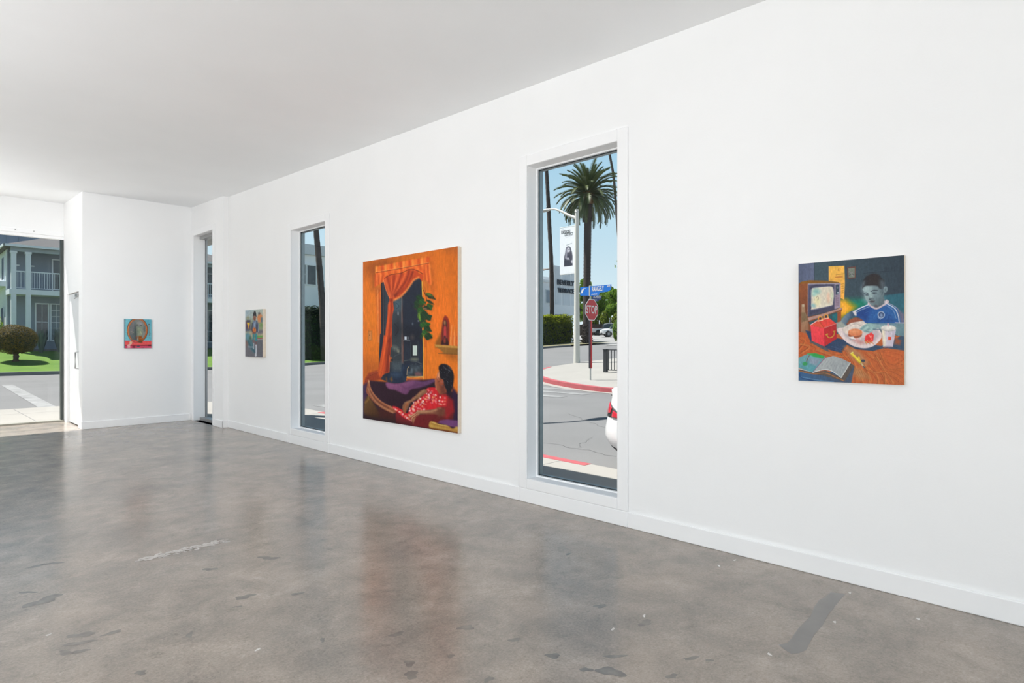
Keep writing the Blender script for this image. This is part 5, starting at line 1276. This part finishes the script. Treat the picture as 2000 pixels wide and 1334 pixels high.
# near street lamp just out of sight, its arm shadow falls on the road
t, z0_ = lampost(5.62, 12.3, 'street lamp on the pavement by the gallery corner', 0)
m = MB(); m.tube([(5.62,12.3,7.5),(6.4,12.0,8.1),(7.2,11.75,8.4),(8.0,11.6,8.45)], [.085,.08,.06,.045], 8); m.build('arm', M_CONC, t)
m = MB(); m.tube([(7.6,11.66,8.44),(7.8,11.64,8.43),(8.2,11.6,8.41),(8.4,11.58,8.4)], [.06,.15,.16,.05], 10, squash=.45); m.build('lamp_head', M_GALV, t)

# stop sign with street names
sx_, sy_ = 17.59, 13.02; sz = fz(sx_)
s = empty('stop_sign', (sx_, sy_, sz), 'red octagonal stop sign on a post with blue street name signs', 'sign')
m = MB(); m.tube([(sx_,sy_,sz-.1),(sx_,sy_,3.52)], .03, 8); m.build('post', M_GALV, s)
m = MB(); m.box(sx_-.045, sx_+.045, sy_-.05, sy_-.032, sz+.42, 2.28); m.build('red_reflector_strip', mat('red_strip', C(206,52,56), rough=.5), s)
m = MB(); m.box(sx_-.07, sx_-.046, sy_-.045, sy_+.02, sz+.42, 2.28); m.build('dark_channel', mat('dark_channel_steel', C(56,50,58), rough=.6, metal=.3), s)
oc = lambda r, cy, cx: [(cx+r*cos(pi/8+i*pi/4)/cos(pi/8), cy, 2.635+r*sin(pi/8+i*pi/4)/cos(pi/8)) for i in range(8)]
M_SRED = mat('stop_red', C(196,44,50), rough=.45); M_SWHITE = mat('sign_white', C(232,226,222), rough=.5)
m = MB(); m.prism(oc(.381, sy_-.075, sx_-.02), (0,.004,0)); pl_ = m.build('stop_plate', M_SWHITE, s)
m = MB(); m.prism(oc(.355, sy_-.077, sx_-.02), (0,.0015,0)); m.build('red_field', M_SRED, pl_)
m = MB(); text_add(m, 'STOP', .40, (sx_-.02, sy_-.0785, 2.63), (1,0,0), (0,0,1), .001, .006, sx=.68); m.build('lettering', M_SWHITE, pl_)
M_SBLUE = mat('street_sign_blue', C(18,112,206), rough=.45); M_SNAVY = mat('street_sign_navy', C(28,56,120), rough=.45)
xr = sx_-.045
m = MB(); m.prism([(xr,13.44,3.17),(xr,13.12,3.15),(xr,12.90,3.13),(xr,12.62,3.14),(xr,12.58,3.23),(xr,12.22,3.25),(xr,12.10,3.32),(xr,12.08,3.49),(xr,13.44,3.47)], (.006,0,0)); r_ = m.build('street_name_plate', M_SBLUE, s)
m = MB(); text_add(m, 'RANGELY', .235, (xr-.004, 12.66, 3.365), (0,-1,0), (0,0,1), .001, .006, sx=.50); m.build('lettering', M_SWHITE, r_)
m = MB(); text_add(m, 'AVE', .10, (xr-.004, 12.19, 3.43), (0,-1,0), (0,0,1), .001, .002, sx=.8); m.build('lettering', M_SWHITE, r_); m = MB()
for k in range(9): m.box(xr-.004, xr-.001, 12.69+k*.027, 12.7171+k*.027, 3.165+.012*(k%2), 3.205-.008*(k%3))
m.build('small_lettering', M_SWHITE, r_); m = MB(); m.prism([(xr-.004,13.38,3.36),(xr-.004,13.30,3.42),(xr-.004,13.16,3.42),(xr-.004,13.28,3.38),(xr-.004,13.34,3.25),(xr-.004,13.40,3.25)], (.002,0,0))
m.build('emblem', M_SWHITE, r_)
m = MB(); m.box(xr-.006, xr, sy_-.03, sy_+.03, 3.14, 3.5); m.build('clamp', M_GALV, s)
m = MB(); yd = sy_-.045; m.prism([(sx_+.04,yd,2.96),(sx_+.42,yd,2.96),(sx_+.46,yd,3.02),(sx_+.58,yd,3.02),(sx_+.64,yd,3.18),(sx_+.04,yd,3.18)], (0,.006,0)); r_ = m.build('street_name_plate', M_SNAVY, s)
m = MB(); text_add(m, 'DOHENY', .155, (sx_+.315, yd-.002, 3.115), (1,0,0), (0,0,1), .001, .003, sx=.62); m.build('lettering', M_SWHITE, r_); m = MB(); text_add(m, 'DR', .075, (sx_+.565, yd-.002, 3.13), (1,0,0), (0,0,1), .001, .001); m.build('lettering', M_SWHITE, r_); m = MB()
for k in range(8): m.box(sx_+.09+k*.032, sx_+.105+k*.032, yd-.003, yd-.001, 2.985, 3.02)
m.build('small_lettering', M_SWHITE, r_)
# slim sign post beside the palm foot
qx, qy = 44.8, 33.2
s = empty('sign_post', (qx, qy, tz(qx)), 'slim grey parking sign post between the lamp and the palm foot', 'sign')
m = MB(); m.tube([(qx,qy,tz(qx)-.1),(qx,qy,4.6)], .045, 8); m.build('post', M_GALV, s)
m = MB(); m.box(qx-.03, qx-.02, qy-.28, qy+.02, 3.2, 4.55); m.build('sign_plate', M_GALV, s)
# black railing on the corner
f = empty('railing_fence', (20.5, 14.4, fz(20.5)), 'black metal railing with a square post on the far corner', 'fence')
M_BLK = mat('black_railing', (.03,.032,.036), rough=.5)
for y in (14.4, 11.4, 8.4):
    m = MB(); m.box(20.43, 20.57, y-.07, y+.07, fz(20.5)-.02, fz(20.5)+.92); m.box(20.41, 20.59, y-.09, y+.09, fz(20.5)+.92, fz(20.5)+.95); m.build('post', M_BLK, f)
for (y0, y1) in ((11.47,14.33),(8.47,11.33)):
    m = MB(); m.box(20.475, 20.525, y0, y1, fz(20.5)+.90, fz(20.5)+.94); m.box(20.475, 20.525, y0, y1, fz(20.5)+.08, fz(20.5)+.12); m.build('rail', M_BLK, f)
    n = 20
    for k in range(n): y = y0+(k+.5)*(y1-y0)/n; m = MB(); m.box(20.488, 20.512, y-.012, y+.012, fz(20.5)+.12, fz(20.5)+.90); m.build('bar', M_BLK, f)
shrub('shrub', 22.9, 14.2, fz(22.9), (.55,.6,.42), 'low green shrub behind the black corner railing', 'shrub', [M_LEAFG, M_HCORE], 900, .09)
shrub('shrub', 54.65, 36.75, tz(54.65), (.6,.6,1.2), 'upright green shrub in front of the white off road car', 'shrub', [M_LEAFG, M_HCORE], 1500, .16)
# ---------------------------------------------------------------- outside: trees, vehicles
def tree(x, y, z, ht, r, label, group=None, n=2600, size=.42, mats=None, trunk_r=.16):
    t = empty('street_tree', (x, y, z), label, 'tree', group)
    m = MB(); lobes = []
    for k in range(16):
        a = random.random()*2*pi; q = random.random()**.6; zz = random.uniform(.30,.90)
        w = sin(pi*min(1, max(.12, (zz-.12)/.9)))**.7
        lobes.append((x+r*.62*q*w*cos(a), y+r*.62*q*w*sin(a), z+ht*zz, r*random.uniform(.34,.5)))
    lobes.append((x, y, z+ht*.9, r*.36))
    for (lx_, ly_, lz_, lr) in lobes:
        m.ellipsoid((lx_,ly_,lz_), (lr*.5,lr*.5,lr*.5), 7, 5, 1, .1)
        leaf_ball(m, (lx_,ly_,lz_), (lr,lr,lr*.9), int(n/17), size, 0)
    m.build('crown', [(mats or M_LEAFG), M_HCORE], t)
    m = MB(); m.tube([(x,y,z-.2),(x+.05,y,z+ht*.35),(x,y,z+ht*.75)], [trunk_r,trunk_r*.8,trunk_r*.3], 8)
    for k in range(6):
        l = lobes[k]; m.tube([(x,y,z+ht*.35),(l[0],l[1],l[2])], [trunk_r*.5,.03], 5)
    m.build('trunk', M_BARK, t)
    return t
G = 'green street trees beyond the side road'
for (x, y, top, r) in ((81.1,61.4,12.4,1.75),(86.9,62.6,11.3,1.9),(84.7,57.7,10.4,1.9),(92.2,68.6,12.6,1.8),(94.9,65.6,12.2,1.8)):
    tree(x, y, tz(x), top-tz(x), r, 'bright green leafy tree in the row beyond the parked pickup', G, 4200, .36, M_LEAFG)
for (x, y, hh) in ((79.0,57.9,3.5),(80.3,56.6,3.7),(81.6,55.3,3.3)):
    s = shrub('shrub', x, y, tz(x), (.82,.8,hh*.52), 'yellowish bush above the dark fence behind the pickup', 'shrub', [M_LEAFY, M_HCORE], 1400, .26, 'yellowish bushes above the dark fence')
m = MB(); m.prism([(75.2,58.6,tz(75.2)-.1),(83.4,50.3,tz(83.4)-.1),(83.4,50.3,tz(83.4)+1.75),(75.2,58.6,tz(75.2)+1.75)], (.06,.06,0))
tag(m.build('fence', mat('dark_brown_fence', C(66,56,48), rough=.9, var=.15, scale=4)), 'dark brown fence behind the parked pickup', 'fence')
tree(24.15, 15.35, fz(24.3), 6.4, 1.15, 'small young tree on the far corner beyond the black railing', None, 900, .16, M_LEAFG, .06)

M_CWHITE = mat('white_car_paint', (.80,.80,.80), rough=.22, var=.01, spec=.6, coat=.6)
M_CSILV = mat('silver_car_paint', (.40,.42,.43), rough=.3, var=.01, spec=.6, coat=.5)
M_CGLASS = mat('car_glass', (.03,.04,.045), rough=.06, spec=.8, var=.1)
M_CTRIM = mat('black_car_trim', (.03,.03,.032), rough=.55)
M_TAIL = mat('red_tail_lamp', C(196,26,48), rough=.2, coat=.5, var=.15, scale=8)
M_TIRE = mat('tyre_rubber', (.03,.03,.03), rough=.85)
M_RIM = mat('alloy_rim', (.55,.56,.58), rough=.35, metal=.6)
def car(name, label, cat, st, paint, loc, heading, wheels, wr, W, extra=None, cabin=None):
    """st: stations (x, z_bottom, half_width, z_belt, z_top, half_width_top), x forward from the rear"""
    t = empty(name, (0,0,0), label, cat)
    rings = []
    for (x, zb, w, zl, zt, wt) in st:
        half = [(0,zb),(w*.80,zb),(w*.95,zb+.06),(w,zb+(zl-zb)*.42),(w*.985,zl-.07),(w*.95,zl),(wt,zt-.05),(wt*.9,zt-.01),(0,zt)]
        rings.append([(x,-y,z) for y, z in half]+[(x,y,z) for y, z in half[-2:0:-1]])
    n = len(rings[0]); body = MB(); gl = MB()
    for i in range(len(rings)-1):
        gh = st[i][4]-st[i][3] > .22 and st[i+1][4]-st[i+1][3] > .22
        jump = (st[i][4]-st[i][3] > .22) != (st[i+1][4]-st[i+1][3] > .22)
        for k in range(n):
            k2 = (k+1) % n
            seg = min(k, n-1-k)          # symmetric segment index
            q = [rings[i][k], rings[i][k2], rings[i+1][k2], rings[i+1][k]]
            isg = (seg == 5 and (gh or jump)) or (seg >= 6 and jump)
            (gl if isg else body).add(q, [(0,1,2,3)], 0, True)
    body.add(rings[0], [tuple(range(n))]); body.add(rings[-1], [tuple(range(n-1,-1,-1))])
    b = body.build('body', paint, t)
    md = b.modifiers.new('weld', 'WELD'); md.merge_threshold = .001
    gl.build('glazing', M_CGLASS, t)
    for (x, s) in [(x, s) for x in wheels for s in (-1, 1)]:
        y = s*(W-.10)
        m = MB(); m.lathe([(wr*.62,-.11),(wr*.94,-.11),(wr,-.06),(wr,.06),(wr*.94,.11),(wr*.62,.11)], (x,y,wr), 'y', 24); w = m.build('wheel', M_TIRE, t)
        m = MB(); m.lathe([(0,.07*s),(wr*.2,.09*s),(wr*.55,.085*s),(wr*.62,.10*s),(wr*.62,-.08*s)], (x,y,wr), 'y', 20)
        for k in range(5):
            a = 2*pi*k/5; m.box(x-.02, x+.02, y+min(.08*s,.1*s), y+max(.08*s,.1*s), wr-.02, wr+.02)
        m.build('rim', M_RIM, w)
        m = MB(); m.lathe([(0,.0),(wr*1.13,.0),(wr*1.13,.012)], (x,s*(W-.012) if s > 0 else s*(W-.0),wr+.02), 'y', 24); m.build('wheel_arch', M_CTRIM, t)
    if extra: extra(t)
    t.location = loc; t.rotation_euler = (0, 0, atan2(heading[1], heading[0]))
    return t
# white saloon at the near kerb, tail towards the corner
sed = [(1.15,.16,.93,.99,1.10,.62),(1.2,.16,.93,.99,1.24,.60),(1.75,.16,.93,.98,1.42,.58),(2.35,.16,.93,.96,1.45,.58),(2.95,.16,.93,.95,1.38,.58),(3.45,.16,.925,.93,1.06,.62),(3.95,.17,.91,.88,.95,.6),(4.4,.20,.84,.76,.82,.55),(4.62,.26,.66,.60,.66,.42),(4.68,.32,.50,.52,.56,.3)]
TZ = [.11,.22,.30,.40,.50,.60,.70,.80,.88,.94,.975,1.0,1.02]
TX = [.34,.14,.03,-.02,-.01,.015,.04,.065,.075,.055,.03,.06,.14]
TW = [.82,.88,.915,.93,.932,.93,.925,.91,.885,.85,.81,.77,.70]
def tail_pt(phi, z, off=0.0):
    """point on the rounded tail: phi 0 = middle of the tail, pi/2 = flank"""
    x0 = float(np.interp(z, TZ, TX)); w = float(np.interp(z, TZ, TW)); a = 1.16-x0; n = 2/3.6
    c, s = abs(cos(phi))**n, abs(sin(phi))**n
    return (1.16-(a+off)*c, (w+off)*s*(1 if phi >= 0 else -1), z)
def tail_patch(name, material, t, p0, p1, zb, zt, side, off=.012, n=12):
    """skin patch wrapped on the tail between the curves zb(k), zt(k)"""
    m = MB(); vs = []
    for i in range(n+1):
        k = i/n; ph = (p0+(p1-p0)*k)*side
        for j in range(5): vs.append(tail_pt(ph, zb(k)+(zt(k)-zb(k))*j/4, off))
    m.add(vs, [(i*5+j, (i+1)*5+j, (i+1)*5+j+1, i*5+j+1) for i in range(n) for j in range(4)], 0, True)
    o = m.build(name, material, t); md = o.modifiers.new('thick', 'SOLIDIFY'); md.thickness = .008; md.offset = 0
    return o
def sed_extra(t):
    m = MB(); vs = []; N = 48
    for z in TZ:
        for i in range(N+1): vs.append(tail_pt(-pi/2+pi*i/N, z))
    m.add(vs, [(j*(N+1)+i, j*(N+1)+i+1, (j+1)*(N+1)+i+1, (j+1)*(N+1)+i) for j in range(len(TZ)-1) for i in range(N)], 0, True)
    top = vs[-(N+1):]; m.add(top+[(1.16,.64,1.10),(1.16,0,1.12),(1.16,-.64,1.10)], [tuple(range(N+1))+(N+1,N+2,N+3)], 0, True)
    m.build('tail_body', M_CWHITE, t)
    for s in (-1, 1):
        lamp = tail_patch('tail_lamp', M_CTRIM, t, .45, 1.22, lambda k: .645, lambda k: .84-.15*k**1.3, s, .003, 14)
        tail_patch('red_lens', M_TAIL, lamp, .62, .86, lambda k: .675+.02*k, lambda k: .822-.06*k, s, .011, 6)
        tail_patch('red_lens', M_TAIL, lamp, .93, 1.20, lambda k: .648, lambda k: .735-.05*k, s, .011, 6)
        tail_patch('rear_lens', M_TAIL, lamp, .30, .56, lambda k: .70, lambda k: .80, s, .011, 6)
    tail_patch('lower_bumper', M_CTRIM, t, -1.40, 1.40, lambda k: .11, lambda k: .285-.05*abs(2*k-1), 1, .006, 40)
    tail_patch('boot_seam', M_CTRIM, t, -.62, .62, lambda k: .90, lambda k: .915, 1, .004, 20)
car('parked_car', 'white saloon car parked at the kerb right outside the tall window', 'car', sed, M_CWHITE, (7.15, 4.67, -.10), (.02,-1), (.95,3.78), .33, .92, sed_extra)
# white off-road car facing left, silver pickup beyond
R = Vector((cos(TH), -sin(TH)))
suv = [(0,.42,.74,.98,1.06,.6),(.06,.36,.90,1.05,1.5,.66),(.25,.34,.93,1.06,1.74,.70),(1.2,.34,.94,1.06,1.80,.72),(2.3,.34,.94,1.06,1.78,.72),(2.9,.34,.94,1.05,1.68,.70),(3.45,.34,.94,1.03,1.12,.72),(4.2,.36,.92,1.0,1.06,.70),(4.5,.40,.84,.90,.96,.6),(4.58,.46,.7,.76,.8,.5)]
fx, fy = 67.4, 48.15
def suv_extra(t):
    for s in (-1, 1):
        m = MB(); m.ellipsoid((4.47,.70*s,.84), (.09,.16,.10), 10, 6); m.build('headlamp', M_RIM, t)
    m = MB(); m.box(4.30,4.62,-.8,.8,.36,.52); m.build('bumper', M_CTRIM, t)
car('offroad_car', 'white off road car facing left behind the upright shrub', 'car', suv, M_CWHITE, (fx+R.x*4.55, fy+R.y*4.55, tz(fx+R.x*2)+.02), (-R.x, -R.y), (.95,3.6), .39, .94, suv_extra)
pk = [(0,.52,.88,1.02,1.06,.86),(.05,.48,.95,1.05,1.09,.92),(1.0,.48,.96,1.06,1.10,.93),(1.85,.48,.96,1.06,1.10,.93),(1.95,.48,.96,1.08,1.74,.72),(2.6,.48,.96,1.08,1.86,.72),(3.4,.48,.96,1.08,1.84,.72),(4.15,.48,.96,1.06,1.16,.74),(5.0,.50,.94,1.02,1.10,.72),(5.35,.54,.86,.92,.98,.6),(5.45,.6,.7,.78,.84,.5)]
def pk_extra(t):
    for s in (-1, 1):
        m = MB(); m.box(-.03,.10,.78*s-.10,.78*s+.16 if s > 0 else .78*s+.10,.74,1.04); m.build('tail_lamp', M_TAIL, t)
    m = MB(); m.box(.3,1.8,-.86,.86,1.08,1.15); m.build('bed_cover', mat('red_bed_cover', C(130,60,64), rough=.6), t)
    m = MB(); m.box(-.10,.05,-.85,.85,.48,.62); m.build('bumper', M_CTRIM, t)
kx, ky = 74.6, 55.2
car('pickup_truck', 'silver pickup truck with a red load in front of the dark fence', 'truck', pk, M_CSILV, (kx, ky, tz(kx)+.05), (R.x*.99+.08, R.y), (1.05,4.5), .40, .96, pk_extra)

# ---------------------------------------------------------------- sky, sun, lamps, camera
SUN_EL = radians(60.5); az = atan2(.884, -.467)
sd = Vector((cos(az)*cos(SUN_EL), sin(az)*cos(SUN_EL), sin(SUN_EL)))
l = bpy.data.lights.new('sun', 'SUN'); l.energy = SUN_E; l.angle = radians(.53); l.color = (1, .965, .91)
o = bpy.data.objects.new('sun', l); COL.objects.link(o); o.rotation_euler = sd.to_track_quat('Z', 'Y').to_euler()
w = bpy.data.worlds.new('sky'); SC.world = w; w.use_nodes = True; nt = w.node_tree; bg = nt.nodes['Background']
tc = nt.nodes.new('ShaderNodeTexCoord'); sp = nt.nodes.new('ShaderNodeSeparateXYZ'); rp = nt.nodes.new('ShaderNodeValToRGB')
nt.links.new(tc.outputs['Generated'], sp.inputs[0]); nt.links.new(sp.outputs['Z'], rp.inputs['Fac']); nt.links.new(rp.outputs['Color'], bg.inputs['Color'])
e = rp.color_ramp.elements; e[0].position = 0.0; e[0].color = (.84,.93,.97,1); e[1].position = 1.0; e[1].color = (.035,.08,.17,1)
for p, c in ((.10,(.68,.85,.94)),(.22,(.50,.74,.89)),(.36,(.36,.62,.84)),(.6,(.10,.21,.36))):
    q = e.new(p); q.color = (*c, 1)
bg.inputs['Strength'].default_value = SKY_E

def area(name, loc, size, power, target, col=(1,1,1), spread=180):
    l = bpy.data.lights.new(name, 'AREA'); l.shape = 'RECTANGLE'; l.size, l.size_y = size; l.energy = power; l.color = col; l.spread = radians(spread)
    o = bpy.data.objects.new(name, l); COL.objects.link(o); o.location = loc
    o.rotation_euler = (Vector(target)-Vector(loc)).to_track_quat('-Z', 'Y').to_euler()
for a in FILL_LAMPS: area(*a)

cam = bpy.data.cameras.new('camera'); cam.sensor_width = 36.0; cam.lens = 36.0*1179.0/2000.0; cam.clip_start = .05; cam.clip_end = 600
o = bpy.data.objects.new('camera', cam); COL.objects.link(o); o.location = (0, 0, 1.5); o.rotation_euler = (pi/2, 0, -TH)
SC.camera = o
SC.view_settings.view_transform = 'Standard'; SC.view_settings.look = 'None'; SC.view_settings.gamma = 1.0; SC.view_settings.exposure = EXPO
SC.view_settings.use_curve_mapping = False
SC.cycles.max_bounces = 10; SC.cycles.diffuse_bounces = 6; SC.cycles.transparent_max_bounces = 16; SC.cycles.caustics_reflective = False; SC.cycles.caustics_refractive = False
SC.cycles.sample_clamp_indirect = 6
